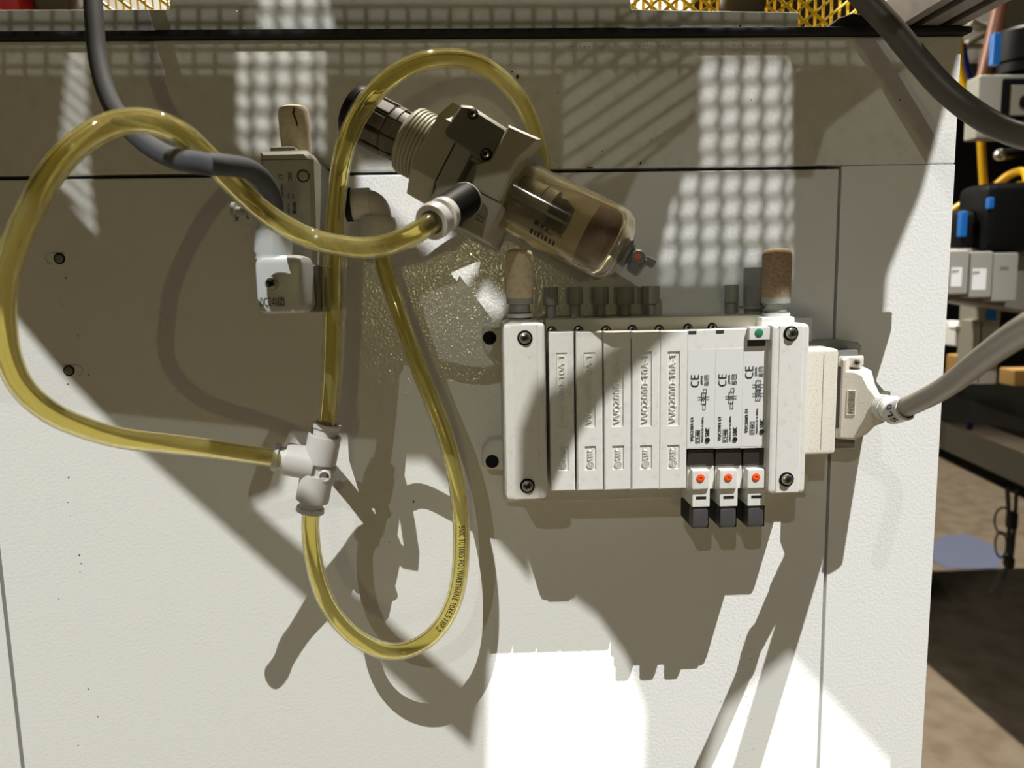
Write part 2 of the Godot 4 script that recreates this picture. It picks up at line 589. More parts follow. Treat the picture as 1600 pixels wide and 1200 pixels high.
func cabinet():
	var t := thing("machine_cabinet", "cream powder-coated machine cabinet carrying the pneumatic valves and tubing", "cabinet", Vector3(0, FLOOR_Y, -0.25))
	var s := Soup.new()
	# front sheet: fascia and stiles round the door opening, rounded at the right edge
	var rr := 0.003
	var outline := PackedVector2Array([Vector2(X_LEFT, 0.0)])
	s.box(Transform3D(Basis(), Vector3((X_LEFT + X_RIGHT) / 2, (Y_SEAM + 0.0011 + Y_TOP) / 2, -0.01)), Vector3(X_RIGHT - X_LEFT, Y_TOP - Y_SEAM - 0.0011, 0.02), rr * 0.5)
	part("fascia", s, M.paint_worn, t)
	s = Soup.new()
	s.box(Transform3D(Basis(), Vector3((X_SEAM_R + X_RIGHT) / 2 + 0.0006, (Y_SEAM + 0.0011 + FLOOR_Y) / 2, -0.01)), Vector3(X_RIGHT - X_SEAM_R - 0.0012, Y_SEAM + 0.0011 - FLOOR_Y, 0.02), 0.0007)
	s.box(Transform3D(Basis(), Vector3((X_SEAM_L + X_LEFT) / 2 - 0.0008, (Y_SEAM + 0.0011 + FLOOR_Y) / 2, -0.01)), Vector3(X_SEAM_L - X_LEFT - 0.0016, Y_SEAM + 0.0011 - FLOOR_Y, 0.02), 0.0007)
	part("door_frame", s, M.paint, t)
	s = Soup.new()
	s.box(Transform3D(Basis(), Vector3((X_LEFT + X_RIGHT) / 2, (Y_TOP + FLOOR_Y) / 2, -0.27)), Vector3(X_RIGHT - X_LEFT - 0.004, Y_TOP - FLOOR_Y - 0.004, 0.5), 0.002)
	part("carcass", s, M.rubber, t)
	s = Soup.new()
	s.box(Transform3D(Basis(), Vector3((X_SEAM_L + X_SEAM_R) / 2, (Y_SEAM - 0.0009 + FLOOR_Y + 0.05) / 2, -0.0095)), Vector3(X_SEAM_R - X_SEAM_L - 0.0018, Y_SEAM - 0.0009 - FLOOR_Y - 0.05, 0.021), 0.0012)
	var door := part("door", s, M.paint, t)
	# the two plugged slots on the left of the door
	for c in [Vector2(93, 404), Vector2(108, 579)]:
		var q := P(c.x, c.y, 0.001)
		s = Soup.new()
		s.lathe(aim(q, Vector3(0, 0, 1)), [Vector2(0.0034, -0.001), Vector2(0.0034, 0.0003), Vector2(0.0026, 0.0003), Vector2(0.0026, -0.0005)], 24)
		var pl := part("hole_plug", s, M.black, door)
		s = Soup.new()
		s.lathe(aim(q, Vector3(0, 0, 1)), [Vector2(0.0026, -0.001), Vector2(0.0026, 0.0007), Vector2(0.0021, 0.001), Vector2(0, 0.001)], 24)
		part("plug_face", s, M.grey_mid, pl)
		s = Soup.new()
		var sg := -1.0 if c.x < 100 else 1.0
		var path := []
		for k in 13:
			var a := PI / 2 + PI * k / 12.0
			path.append(q + Vector3(sg * (0.004 - 0.0042 * cos(a)), 0.0035 * sin(a), 0.0001))
		s.sweep([q + Vector3(sg * -0.003, 0.0035, 0.0001)] + path, 0.00012, 4)
		part("scratch", s, M.chip, pl)
	# door corner notch
	s = Soup.new()
	box_at(s, 1281, 262, 1293, 265, 0.0004, 0.003, 0.0003)
	part("notch", s, M.hole, t)
	# edge seal
	s = Soup.new()
	s.box(Transform3D(Basis(), Vector3((X_LEFT + X_RIGHT) / 2, Y_TOP + 0.0021, -0.006)), Vector3(X_RIGHT - X_LEFT + 0.006, 0.0042, 0.024), 0.0015)
	var hump := PackedVector2Array()
	for q in [Vector2(1262, 53), Vector2(1290, 44), Vector2(1310, 28), Vector2(1332, 20), Vector2(1352, 22), Vector2(1372, 34), Vector2(1392, 49), Vector2(1400, 53)]:
		var w := P(q.x, q.y, 0.004)
		hump.append(Vector2(w.x, w.y))
	s.prism(Transform3D(), hump, -0.02, 0.004, 0.0006)
	var e := P(975, 52, 0.004)
	s.box(Transform3D(Basis(), Vector3(P(1030, 52, 0.004).x, Y_TOP + 0.0047, -0.004)), Vector3(0.013, 0.002, 0.012), 0.001)
	part("edge_seal", s, M.rubber, t)
	# rust line, specks and chips on the paint
	s = Soup.new()
	var rng := RandomNumberGenerator.new()
	rng.seed = 5
	var x := 748.0
	while x < 1238.0:
		var w := rng.randf_range(2, 9)
		var thick := rng.randf_range(0.5, 1.8) if x > 880 else rng.randf_range(0.4, 1.1)
		var yy := 73.0 - (x - 748) * 0.004 + rng.randf_range(-0.8, 0.8)
		blot(s, rng, P(x, yy, 0.0), w * 0.0002, thick * 0.0003, 0.00012)
		if rng.randf() < 0.25:
			blot(s, rng, P(x, yy + rng.randf_range(1, 7), 0.0), 0.0003, 0.0006, 0.0001)
		x += w * rng.randf_range(0.6, 1.3)
	for k in 26:
		blot(s, rng, P(rng.randf_range(1148, 1180), rng.randf_range(930, 1190), 0.001), rng.randf_range(0.0003, 0.0008), rng.randf_range(0.0005, 0.0016), 0.0001)
	for q in [[922, 262, 0.003, 0.0007], [1160, 829, 0.0007, 0.0008], [1163, 851, 0.0004, 0.0004], [808, 120, 0.0012, 0.0018], [800, 112, 0.0006, 0.0006], [1157, 41, 0.001, 0.001]]:
		blot(s, rng, P(q[0], q[1], 0.001), q[2], q[3], 0.00012)
	part("rust_stain", s, M.rust, t).set_meta("kind", "stuff")
	s = Soup.new()
	for q in [[872, 145, 1.0], [1001, 255, 1.6], [940, 243, 0.7], [1174, 156, 0.8], [1406, 156, 1.0], [1018, 219, 1.0], [995, 132, 0.7], [941, 236, 0.8], [107, 746, 1.4], [106, 785, 0.9], [110, 806, 0.7], [124, 868, 1.4], [127, 881, 1.2], [125, 894, 0.8], [92, 936, 0.8], [138, 1077, 1.3], [153, 1120, 1.0], [122, 1165, 1.2], [646, 784, 1.7], [98, 478, 0.8], [93, 468, 0.7], [103, 434, 1.1], [122, 525, 1.0], [138, 586, 1.2], [106, 600, 1.0], [608, 847, 0.8], [1126, 1096, 1.0], [820, 215, 0.8], [860, 190, 0.7], [880, 170, 0.6], [258, 472, 0.6], [262, 500, 0.7]]:
		blot(s, rng, P(q[0], q[1], 0.001 if q[1] > 270 else 0.0), q[2] * 0.0008, q[2] * 0.0011, 0.00012)
	for k in 70:
		var px := rng.randf_range(760, 1080)
		var py := rng.randf_range(80, 262)
		blot(s, rng, P(px, py, 0.0), 0.0003, rng.randf_range(0.0003, 0.0007), 0.00008)
	part("dirt_speck", s, M.speck, t).set_meta("kind", "stuff")

func blot(s: Soup, rng: RandomNumberGenerator, c: Vector3, rx: float, ry: float, h: float):
	var n := 7
	var ring := []
	for k in n:
		var a := TAU * k / n
		var q := rng.randf_range(0.6, 1.1)
		ring.append(c + Vector3(cos(a) * rx * q, sin(a) * ry * q, -0.0001))
	var top := c + Vector3(0, 0, h)
	for k in n:
		s.t3(ring[k], ring[(k + 1) % n], top)

# sheets and meshes of the machine's canopy, hung high in front of the cabinet: they stand between the lamps and the cabinet
func to_plane(q: Vector3, l: Vector3, o: Vector3, nrm: Vector3) -> Vector3:
	var d := l - q
	return q + d * ((o - q).dot(nrm) / d.dot(nrm))

func canopy(t: Node3D, l: Vector3, away: float, blocked: Array, holes: Array, m: Material):
	var nrm := l.normalized()
	var o := nrm * away
	var f := aim(o, nrm)
	var fi := f.affine_inverse()
	var turn := Transform3D(Basis(Vector3.RIGHT, Vector3(0, 0, -1), Vector3.UP), Vector3.ZERO)   # prism z -> frame y
	var cuts := [-3000.0, 4000.0]
	for h in holes:
		for q in h:
			cuts.append(q.x)
	cuts.sort()
	for i in cuts.size() - 1:
		if cuts[i + 1] - cuts[i] < 0.5:
			continue
		var strip := PackedVector2Array([Vector2(cuts[i], -4000), Vector2(cuts[i + 1], -4000), Vector2(cuts[i + 1], 4000), Vector2(cuts[i], 4000)])
		for poly in blocked:
			var pieces := Geometry2D.intersect_polygons(PackedVector2Array(poly), strip)
			for h0 in holes:
				var h: PackedVector2Array = Geometry2D.offset_polygon(PackedVector2Array(h0), 0.8)[0]
				var next: Array[PackedVector2Array] = []
				for pc in pieces:
					next.append_array(Geometry2D.clip_polygons(pc, h))
				pieces = next
			var todo: Array = Array(pieces)
			while todo.size():
				var pc: PackedVector2Array = todo.pop_back()
				var outl := PackedVector2Array()
				for q in pc:
					var w: Vector3 = fi * to_plane(P(q.x, q.y, 0.0), l, o, nrm)
					outl.append(Vector2(w.x, -w.z))
				if Geometry2D.triangulate_polygon(outl).is_empty():     # pinched: cut it across
					var lo := pc[0]
					var hi := pc[0]
					for q in pc:
						lo = lo.min(q)
						hi = hi.max(q)
					var mid := (lo + hi) / 2.0
					if hi.x - lo.x > 2.0:
						for half in [[lo.x - 1, mid.x], [mid.x, hi.x + 1]]:
							todo.append_array(Geometry2D.intersect_polygons(pc, PackedVector2Array([Vector2(half[0], lo.y - 1), Vector2(half[1], lo.y - 1), Vector2(half[1], hi.y + 1), Vector2(half[0], hi.y + 1)])))
					continue
				var s := Soup.new()
				s.prism(f * turn, outl, -0.002, 0.002)
				part("sheet", s, m, t)

func canopy_mesh(t: Node3D, l: Vector3, away: float, x0: float, x1: float, y0: float, y1: float, pitch: Vector2, r: float, slant := 0.0):
	var nrm := l.normalized()
	var o := nrm * away
	var s := Soup.new()
	var x := x0
	while x <= x1:
		s.rod(to_plane(P(x, y0, 0), l, o, nrm), to_plane(P(x + slant, y1, 0), l, o, nrm), r, 6)
		x += pitch.x
	var y := y0
	while pitch.y > 0.0 and y <= y1:
		s.rod(to_plane(P(x0, y, 0), l, o + nrm * r, nrm), to_plane(P(x1, y, 0), l, o + nrm * r, nrm), r, 6)
		y += pitch.y
	var p := part("wire_mesh", s, M.yellow, t)
	p.set_meta("kind", "stuff")

func overhead():
	var t := thing("canopy_guard", "sheet metal canopy guard with mesh windows hung high in front, left of two", "guard", lamp_a.normalized() * 2.0)
	var big := [Vector2(-900, -900), Vector2(2600, -900), Vector2(2600, 1900), Vector2(1900, 1700), Vector2(1400, 1200), Vector2(1235, 1022), Vector2(1130, 1110), Vector2(1080, 1260), Vector2(1006, 1260), Vector2(1010, 1110), Vector2(980, 1030), Vector2(935, 966), Vector2(895, 936), Vector2(853, 935), Vector2(668, 722), Vector2(607, 722), Vector2(607, 690), Vector2(462, 690), Vector2(440, 770), Vector2(392, 790), Vector2(752, 1094), Vector2(738, 1170), Vector2(200, 690), Vector2(100, 587), Vector2(20, 492), Vector2(-900, 380)]
	var hole_l := [Vector2(372, 68), Vector2(506, 68), Vector2(506, 235), Vector2(372, 235)]
	var hole_l2 := [Vector2(388, -60), Vector2(495, -60), Vector2(520, 50), Vector2(388, 50)]
	var streak := [Vector2(108, 72), Vector2(134, 72), Vector2(138, 250), Vector2(152, 366), Vector2(88, 290), Vector2(100, 170)]
	var face := [Vector2(833, 690), Vector2(1005, 707), Vector2(925, 764), Vector2(885, 793), Vector2(864, 851), Vector2(862, 937), Vector2(832, 937)]
	canopy(t, lamp_a, 2.0, [big], [hole_l, hole_l2, streak, face], M.rail)
	canopy_mesh(t, lamp_a, 2.0, 360, 530, -70, 245, Vector2(33, 35), 0.0014)
	canopy_mesh(t, lamp_a, 1.97, -300, 180, 40, 380, Vector2(27, 0), 0.0013, 380.0)
	t = thing("canopy_guard", "sheet metal canopy guard with mesh windows hung high in front, right of two", "guard", lamp_b.normalized() * 1.8)
	big = [Vector2(-1200, -900), Vector2(1640, -900), Vector2(1506, 60), Vector2(1440, 300), Vector2(1386, 430), Vector2(1376, 560), Vector2(1340, 640), Vector2(960, 794), Vector2(926, 817), Vector2(831, 910), Vector2(794, 961), Vector2(763, 1029), Vector2(752, 1500), Vector2(-1200, 1500)]
	var hole_r := [Vector2(1094, 70), Vector2(1234, 70), Vector2(1234, 262), Vector2(1094, 262)]
	var hole_r2 := [Vector2(1075, 268), Vector2(1234, 268), Vector2(1234, 440), Vector2(1020, 440), Vector2(1050, 320)]
	var hole_r3 := [Vector2(1068, 15), Vector2(1234, 15), Vector2(1234, 52), Vector2(1068, 52)]
	var patch := [Vector2(560, 262), Vector2(700, 262), Vector2(700, 380), Vector2(752, 415), Vector2(712, 466), Vector2(668, 392), Vector2(600, 330), Vector2(560, 305)]
	var tri_hole := [Vector2(755, 450), Vector2(790, 482), Vector2(778, 494), Vector2(738, 486)]
	canopy(t, lamp_b, 1.8, [big], [hole_r, hole_r2, hole_r3, patch, tri_hole], M.rail)
	canopy_mesh(t, lamp_b, 1.8, 1025, 1260, -20, 450, Vector2(33, 37), 0.0014)
	# mesh of the guard over the cabinet's edge
	t = thing("edge_guard", "yellow wire guard leaning out over the top edge of the cabinet", "guard", Vector3(0, 0.4, 0.4))
	canopy(t, lamp_c, 1.3, [[Vector2(-700, 117), Vector2(1085, 117), Vector2(1085, 190), Vector2(1000, 262), Vector2(930, 430), Vector2(720, 440), Vector2(640, 470), Vector2(610, 690), Vector2(-700, 560)], [Vector2(1240, 112), Vector2(1430, 96), Vector2(1290, 202), Vector2(1268, 280), Vector2(1240, 280)]], [[Vector2(880, 118), Vector2(1084, 118), Vector2(1084, 175), Vector2(980, 268), Vector2(880, 310)]], M.rail)
	canopy_mesh(t, lamp_c, 1.31, -60, 1340, 0, 117, Vector2(33, 26), 0.0011)
	var s := Soup.new()
	var nrm := lamp_c.normalized()
	for k in 8:
		var y := -62.0 + 34.0 * k
		s.rod(to_plane(P(1088, y, 0), lamp_c, nrm * 1.305, nrm), to_plane(P(860, y + 156, 0), lamp_c, nrm * 1.305, nrm), 0.0011, 6)
	part("brace_wire", s, M.yellow, t)

# ------------------------------------------------------------------ valve manifold
func silencer(parent: Node3D, x0: float, x1: float, ytop: float, ybase: float, z: float, m: Material, tilt := 0.0):
	var a := P((x0 + x1) / 2, ytop, z)
	var b := P((x0 + x1) / 2, ybase, z)
	var r := (P(x1, ytop, z).x - P(x0, ytop, z).x) / 2
	var base := Vector3(b.x, b.y, z)
	var h := a.y - b.y
	var f := aim(base, Vector3(tilt, 1, 0))
	var s := Soup.new()
	var k := h * 0.22
	s.lathe(f, [Vector2(0, k), Vector2(r * 0.98, k), Vector2(r, h * 0.5), Vector2(r, h - r * 0.45), Vector2(r * 0.9, h - r * 0.16), Vector2(r * 0.72, h - r * 0.04), Vector2(0, h)], 32)
	var o := part("silencer", s, m, parent)
	s = Soup.new()
	s.lathe(f, [Vector2(0, 0), Vector2(r * 0.72, 0), Vector2(r * 0.72, k * 0.55), Vector2(r * 0.98, k * 0.6), Vector2(r * 0.98, k), Vector2(0, k)], 32)
	part("collar", s, M.plug_grey, o)
	s = Soup.new()
	s.lathe(f, [Vector2(r * 0.6, -h * 0.09), Vector2(r * 0.98, -h * 0.09), Vector2(r * 0.98, -h * 0.03), Vector2(r * 0.6, -h * 0.03)], 32)
	s.lathe(f, [Vector2(r * 0.6, -h * 0.23), Vector2(r * 1.05, -h * 0.23), Vector2(r * 1.05, -h * 0.18), Vector2(r * 0.6, -h * 0.18)], 32)
	part("release_ring", s, M.label_white, o)
	s = Soup.new()
	s.lathe(f, [Vector2(0, -h * 0.30), Vector2(r * 0.8, -h * 0.30), Vector2(r * 0.8, 0), Vector2(0, 0)], 32)
	part("neck", s, M.grey_mid, o)

func end_plate(parent: Node3D, x0: float, y0: float, x1: float, y1: float):
	var a := P(x0, y0, 0.066)
	var b := P(x1, y1, 0.066)
	var s := Soup.new()
	s.box(Transform3D(Basis(), Vector3((a.x + b.x) / 2, (a.y + b.y) / 2, 0.040)), Vector3(b.x - a.x, a.y - b.y, 0.052), 0.0028)
	# the raised lip along both sides of the front
	s.box(Transform3D(Basis(), Vector3((a.x + b.x) / 2, (a.y + b.y) / 2, 0.0655)), Vector3((b.x - a.x) * 0.62, (a.y - b.y) * 0.985, 0.002), 0.0008)
	return part("end_plate", s, M.ivory, parent)

func manifold():
	var t := thing("valve_manifold", "white pneumatic valve manifold with five blanking plates and three solenoid valves", "valve manifold", Vector3(0.075, -0.01, 0.0))
	var s := Soup.new()
	# base rail along the back, with mounting feet
	box_at(s, 781, 506, 1262, 770, 0.012, 0.0105, 0.001)
	box_at(s, 838, 500, 1200, 774, 0.036, 0.026, 0.001)
	var base := part("base", s, M.ivory, t)
	for q in [[Vector2(753, 517), Vector2(757, 512), Vector2(792, 512), Vector2(792, 572), Vector2(779, 569), Vector2(754, 545)], [Vector2(764, 690), Vector2(775, 687), Vector2(794, 687), Vector2(794, 735), Vector2(757, 733), Vector2(752, 727), Vector2(753, 705)]]:
		var poly := PackedVector2Array()
		for k in q:
			var w := P(k.x, k.y, 0.014)
			poly.append(Vector2(w.x, w.y))
		s = Soup.new()
		s.prism(Transform3D(), poly, 0.0015, 0.014, 0.0012)
		var foot := part("mounting_foot", s, M.ivory, t)
		var hc := P(765, 528, 0.0142) if q[0].y < 600 else P(769, 721, 0.0142)
		s = Soup.new()
		s.lathe(aim(hc, Vector3(0, 0, 1)), [Vector2(0.0042, -0.004), Vector2(0.0042, 0.0002), Vector2(0, 0.0002)], 24)
		part("bolt_hole", s, M.hole, foot)
	# clamping rail behind the tops of the valves
	s = Soup.new()
	box_at(s, 852, 499, 1190, 545, 0.050, 0.016, 0.0008)
	var rail := part("clamp_rail", s, M.body_light, t)
	for q in [Vector2(862, 517), Vector2(904, 516), Vector2(947, 516), Vector2(988, 515), Vector2(1030, 515), Vector2(1075, 513), Vector2(1113, 512)]:
		screw(rail, P(q.x, q.y, 0.0505), Vector3(0, 0, 1), 0.0021)
	# end plates
	for q in [[785, 506, 856, 781, 820, 528, 824, 759], [1206, 507, 1259, 771, 1236, 521, 1229, 749]]:
		var e = end_plate(t, q[0], q[1], q[2], q[3])
		screw(e, P(q[4], q[5], 0.0668), Vector3(0, 0, 1), 0.0033)
		screw(e, P(q[6], q[7], 0.0668), Vector3(0, 0, 1), 0.0033)
	s = Soup.new()
	box_at(s, 1190, 496, 1242, 512, 0.058, 0.03, 0.001)
	box_at(s, 790, 500, 846, 515, 0.058, 0.03, 0.003)
	part("port_block", s, M.ivory, t)
	# blanking plates
	var xs := [857.0, 899.5, 943.0, 986.5, 1030.5, 1073.0]
	for i in 5:
		var zf := 0.0605
		var a := P(xs[i] + 0.9, 519.0 - i * 0.4, zf)
		var b := P(xs[i + 1] - 0.9, 766.5 - i * 0.8, zf)
		var cx := (a.x + b.x) / 2
		var w := b.x - a.x
		var f := Transform3D(Basis(), Vector3(cx, a.y, 0))
		var ht := a.y - b.y
		s = Soup.new()
		s.slab(f, -w / 2, w / 2, -ht, 0, 0.036, zf, [[-w * 0.2 , w * 0.24, -ht + ht * 0.13, -ht + ht * 0.285, 0.0007], [-w * 0.22, w * 0.22, -ht + ht * 0.405, -ht + ht * 0.873, 0.0007]], 0.0006)
		var p := part("blanking_plate", s, M.ivory, t, 20)
		text("embossed_type", "VVQ2000-10A-1", p, Vector3(cx, a.y - ht * 0.361, zf - 0.0004), Vector3.UP, Vector3.LEFT, ht * 0.425, w * 0.28, M.ivory, 0.0008)
		text("embossed_maker", "SMC", p, Vector3(cx + w * 0.02, a.y - ht * 0.77, zf - 0.0004), Vector3.UP, Vector3.LEFT, ht * 0.075, w * 0.22, M.ivory, 0.0008, true)
		s = Soup.new()
		var lc := Vector3(cx + w * 0.02, a.y - ht * 0.835, zf - 0.0004)
		logo(s, lc, w * 0.14)
		part("embossed_logo", s, M.ivory, p)
	# valves
	var vx := [1073.5, 1116.5, 1160.0, 1203.5]
	for i in 3:
		valve(t, vx[i] + 0.9, vx[i + 1] - 0.9, -i * 1.2, i == 2)
	# tube plugs standing up behind
	for q in [[861, 449, 10.5, 0], [899, 448, 11.5, 1], [938.5, 448, 12, 2], [977, 448, 13.5, 3], [1016, 447, 14, 4], [1143, 445, 10.5, 5]]:
		plug(t, q[0], q[1], q[2] / 2450.0)
	s = Soup.new()
	var c := P(1177, 497, 0.02)
	var f2 := aim(c, Vector3.UP)
	s.lathe(f2, [Vector2(0, -0.01), Vector2(0.0055, -0.01), Vector2(0.0055, 0.006), Vector2(0.0085, 0.006), Vector2(0.0085, 0.0075), Vector2(0.0056, 0.0075), Vector2(0.0056, 0.0195), Vector2(0.0064, 0.0195), Vector2(0.0064, 0.0305), Vector2(0.0058, 0.031), Vector2(0, 0.031)], 28)
	part("large_tube_plug", s, M.plug_grey, t)
	silencer(t, 791, 834, 389, 487, 0.048, M.porous)
	silencer(t, 1190, 1234, 388, 486, 0.048, M.porous_brown)
	# connector housing at the right end
	s = Soup.new()
	box_at(s, 1258, 546, 1306, 710, 0.052, 0.045, 0.0022)
	var h := part("connector_housing", s, M.ivory_dusty, t)
	s = Soup.new()
	var l0 := P(1287, 548, 0.0521)
	var l1 := P(1283, 708, 0.0521)
	s.box(Transform3D(Basis(), Vector3((l0.x + l1.x) / 2, (l0.y + l1.y) / 2, 0.052)), Vector3(0.0003, l0.y - l1.y - 0.004, 0.0004), 0.0001)
	part("parting_line", s, M.cover_grey, h)
	s = Soup.new()
	var poly := PackedVector2Array()
	for q in [Vector2(1256, 534), Vector2(1318, 531), Vector2(1342, 535), Vector2(1348, 542), Vector2(1345, 552), Vector2(1338, 702), Vector2(1256, 706)]:
		var w := P(q.x, q.y, 0.014)
		poly.append(Vector2(w.x, w.y))
	s.prism(Transform3D(), poly, 0.0012, 0.014, 0.0012)
	part("connector_flange", s, M.body_grey, t)
	s = Soup.new()
	box_at(s, 1307, 548, 1336, 694, 0.030, 0.016, 0.0008)
	part("connector_socket", s, M.grey_mid, t)

func logo(s: Soup, c: Vector3, r: float):     # a round mark with slanting bars
	for k in 20:
		var a := TAU * k / 20
		var b := TAU * (k + 1) / 20
		var da := Vector3(cos(a), sin(a), 0)
		var db := Vector3(cos(b), sin(b), 0)
		var z := Vector3(0, 0, 0.0003)
		s.quad(c + da * r * 0.82 + z, c + da * r + z, c + db * r + z, c + db * r * 0.82 + z)
		s.quad(c + da * r - z, c + db * r - z, c + db * r + z, c + da * r + z)
		s.quad(c + db * r * 0.82 - z, c + da * r * 0.82 - z, c + da * r * 0.82 + z, c + db * r * 0.82 + z)
	for k in [-1, 0, 1]:
		s.box(Transform3D(Basis(Vector3(0, 0, 1), 0.7), c + Vector3(cos(2.27) * k, sin(2.27) * k, 0) * r * 0.42), Vector3(r * (1.35 - 0.3 * absi(k)), r * 0.22, 0.0006), 0.00005)

func plug(t: Node3D, px: float, ytop: float, r: float):
	var top := P(px, ytop, 0.016)
	var f := aim(Vector3(top.x, top.y, 0.016), Vector3.UP)
	var s := Soup.new()
	s.lathe(f, [Vector2(0, -0.03), Vector2(r * 0.62, -0.03), Vector2(r * 0.62, -0.0112), Vector2(r * 0.93, -0.0108), Vector2(r, -0.010), Vector2(r, -0.0006), Vector2(r * 0.94, 0), Vector2(r * 0.5, 0), Vector2(r * 0.45, -0.001), Vector2(0, -0.001)], 24)
	part("tube_plug", s, M.plug_grey, t)

func valve(t: Node3D, x0: float, x1: float, dy: float, double: bool):
	var zf := 0.0605
	var s := Soup.new()
	box_at(s, x0, 516.0 + dy, x1, 701.0 + dy * 0.5, zf, 0.026, 0.0005)
	box_at(s, x0, 729.0 + dy * 0.5, x1, 764.0 + dy * 0.5, 0.0575, 0.022, 0.0005)
	var v := part("solenoid_valve", s, M.ivory, t)
	var a := P(x0, 516 + dy, zf)
	var b := P(x1, 701 + dy, zf)
	var cx := (a.x + b.x) / 2
	var w := b.x - a.x
	s = Soup.new()
	var top := 546.0 if not double else 546.0
	box_at(s, x0 + 0.8, top + dy, x1 - 0.8, 699 + dy, zf + 0.00012, 0.0005, 0.0001)
	var lab := part("label_plate", s, M.label_white, v)
	# smoked window and lower step
	s = Soup.new()
	box_at(s, x0 + 0.3, 703 + dy * 0.5, x1 + 0.2, 728 + dy * 0.5, 0.0590, 0.02, 0.0012)
	part("smoked_window", s, M.smoke, v)
	s = Soup.new()
	box_at(s, x0 + 7, 735 + dy * 0.6, x1 - 7, 765 + dy * 0.6, 0.0625, 0.012, 0.001)
	box_at(s, x0 + 7.5, 764 + dy * 0.6, x1 - 6.5, 792 + dy * 0.7, 0.0605, 0.024, 0.0006)
	part("pilot_block", s, M.ivory, v)
	s = Soup.new()
	var c := P((x0 + x1) / 2 - 0.5, 747 + dy * 0.6, 0.0625)
	s.lathe(aim(c, Vector3(0, 0, 1)), [Vector2(0.0024, -0.001), Vector2(0.0024, 0.0003), Vector2(0.002, 0.0006), Vector2(0.0008, 0.0006), Vector2(0.0005, 0.0001), Vector2(0, 0.0001)], 24)
	part("override_button", s, M.orange, v)
	s = Soup.new()
	box_at(s, x0 + 13, 776 + dy * 0.7, x1 - 12, 780 + dy * 0.7, 0.0607, 0.001, 0.0002)
	part("indicator_slot", s, M.ink, v)
	s = Soup.new()
	box_at(s, x0 + 7, 793 + dy * 0.7, x1 - 8, 826 + dy * 0.8, 0.060, 0.008, 0.0022)
	part("coil_cap", s, M.steel_dark, v)
	s = Soup.new()
	box_at(s, x0 + 7.5, 768 + dy * 0.7, x1 - 8, 825 + dy * 0.8, 0.0535, 0.026, 0.0006)
	part("coil", s, M.black, v)
	# lettering, reading upwards
	var up := Vector3.UP
	var lf := Vector3.LEFT
	var z := zf + 0.00035
	var k := 2746.0
	var sh := dy - (11.0 if double else 0.0)
	var type := "VQC2A01-51" if double else "VQC2101-51"
	var L := func(px: float, py: float) -> Vector3: return P(px - (1.5 if double else 0.0), py + sh, z)
	text("print", "CE", lab, L.call(x0 + 11.5, 595), up, lf, 19 / k, 12.5 / k, M.ink, 0.0001)
	text("print", "JAPAN", lab, L.call(x0 + 22.5, 594), up, lf, 14 / k, 4 / k, M.ink, 0.0001, true)
	text("print", "6" if not double else "8", lab, L.call(x0 + 30, 599), up, lf, 3.6 / k, 4.4 / k, M.ink)
	text("print", "TP" if not double else "TT", lab, L.call(x0 + 30, 590), up, lf, 5.6 / k, 4 / k, M.ink)
	text("print", type, lab, L.call(x0 + 7.5, 671), up, lf, 38 / k, 5.6 / k, M.ink, 0.0001, true)
	text("print", "C1-60" if not double else "C1-63C", lab, L.call(x0 + 16, 682), up, lf, 17 / k, 4.6 / k, M.ink, 0.0001, true)
	text("print", "PRESS.0.15~0.7MPa", lab, L.call(x0 + 23.5, 671), up, lf, 40 / k, 2.8 / k, M.ink, 0.0001, true)
	text("print", "SMC", lab, L.call(x0 + 31, 675), up, lf, 14 / k, 6.4 / k, M.ink, 0.0001, true)
	s = Soup.new()
	frame_at(s, L.call(x0 + 30, 599), 4.6 / k, 6.6 / k, 0.00011)
	frame_at(s, L.call(x0 + 30, 590), 7.6 / k, 6.6 / k, 0.00011)
	frame_at(s, L.call(x0 + 16, 682), 20 / k, 7.0 / k, 0.00011)
	logo(s, L.call(x0 + 31, 687.5), 3.8 / k)
	# pneumatic symbol
	var bits := 1 if not double else 2
	for n in bits:
		var oy := -14.0 * n
		var q: Vector3 = L.call(x0 + 25, 627 + oy + (8 if double else 0))
		frame_at(s, q, 9 / k, 7 / k, 0.00012)
		frame_at(s, q + Vector3(0, 9 / k, 0), 9 / k, 7 / k, 0.00012)
		for d in [-3.0, 0.0, 3.0]:
			s.rod(q + Vector3((d - 1) / k, 0, 0) + Vector3(0, -4 / k, 0), q + Vector3((d + 1) / k, 4 / k, 0), 0.00012, 4)
			s.rod(q + Vector3((d - 1.5) / k, 5 / k, 0), q + Vector3((d + 1.5) / k, 13 / k, 0), 0.00012, 4)
		s.rod(q + Vector3(-9 / k, 3 / k, 0), q + Vector3(9 / k, 3 / k, 0), 0.00012, 4)
		s.rod(q + Vector3(-9 / k, 7 / k, 0), q + Vector3(9 / k, 7 / k, 0), 0.00012, 4)
		if not double:
			frame_at(s, q + Vector3(1 / k, -9 / k, 0), 8 / k, 4 / k, 0.00012)
			frame_at(s, q + Vector3(2 / k, 16.5 / k, 0), 6 / k, 5 / k, 0.00012)
	part("printed_symbol", s, M.ink, lab)
	if double:
		s = Soup.new()
		box_at(s, x0 + 10, 511, x1 + 0.5, 531, 0.0640, 0.006, 0.0006)
		part("indicator_tab", s, M.label_white, v)
		s = Soup.new()
		s.lathe(aim(P(x0 + 25, 520, 0.0641), Vector3(0, 0, 1)), [Vector2(0.0024, -0.001), Vector2(0.0024, 0.0002), Vector2(0.0018, 0.0005), Vector2(0, 0.0006)], 24)
		part("green_indicator", s, M.green, v)
		s = Soup.new()
		box_at(s, x0 + 7, 531, x1 - 6, 541, zf + 0.0002, 0.004, 0.0003)
		part("slot", s, M.grey_dark, v)
	else:
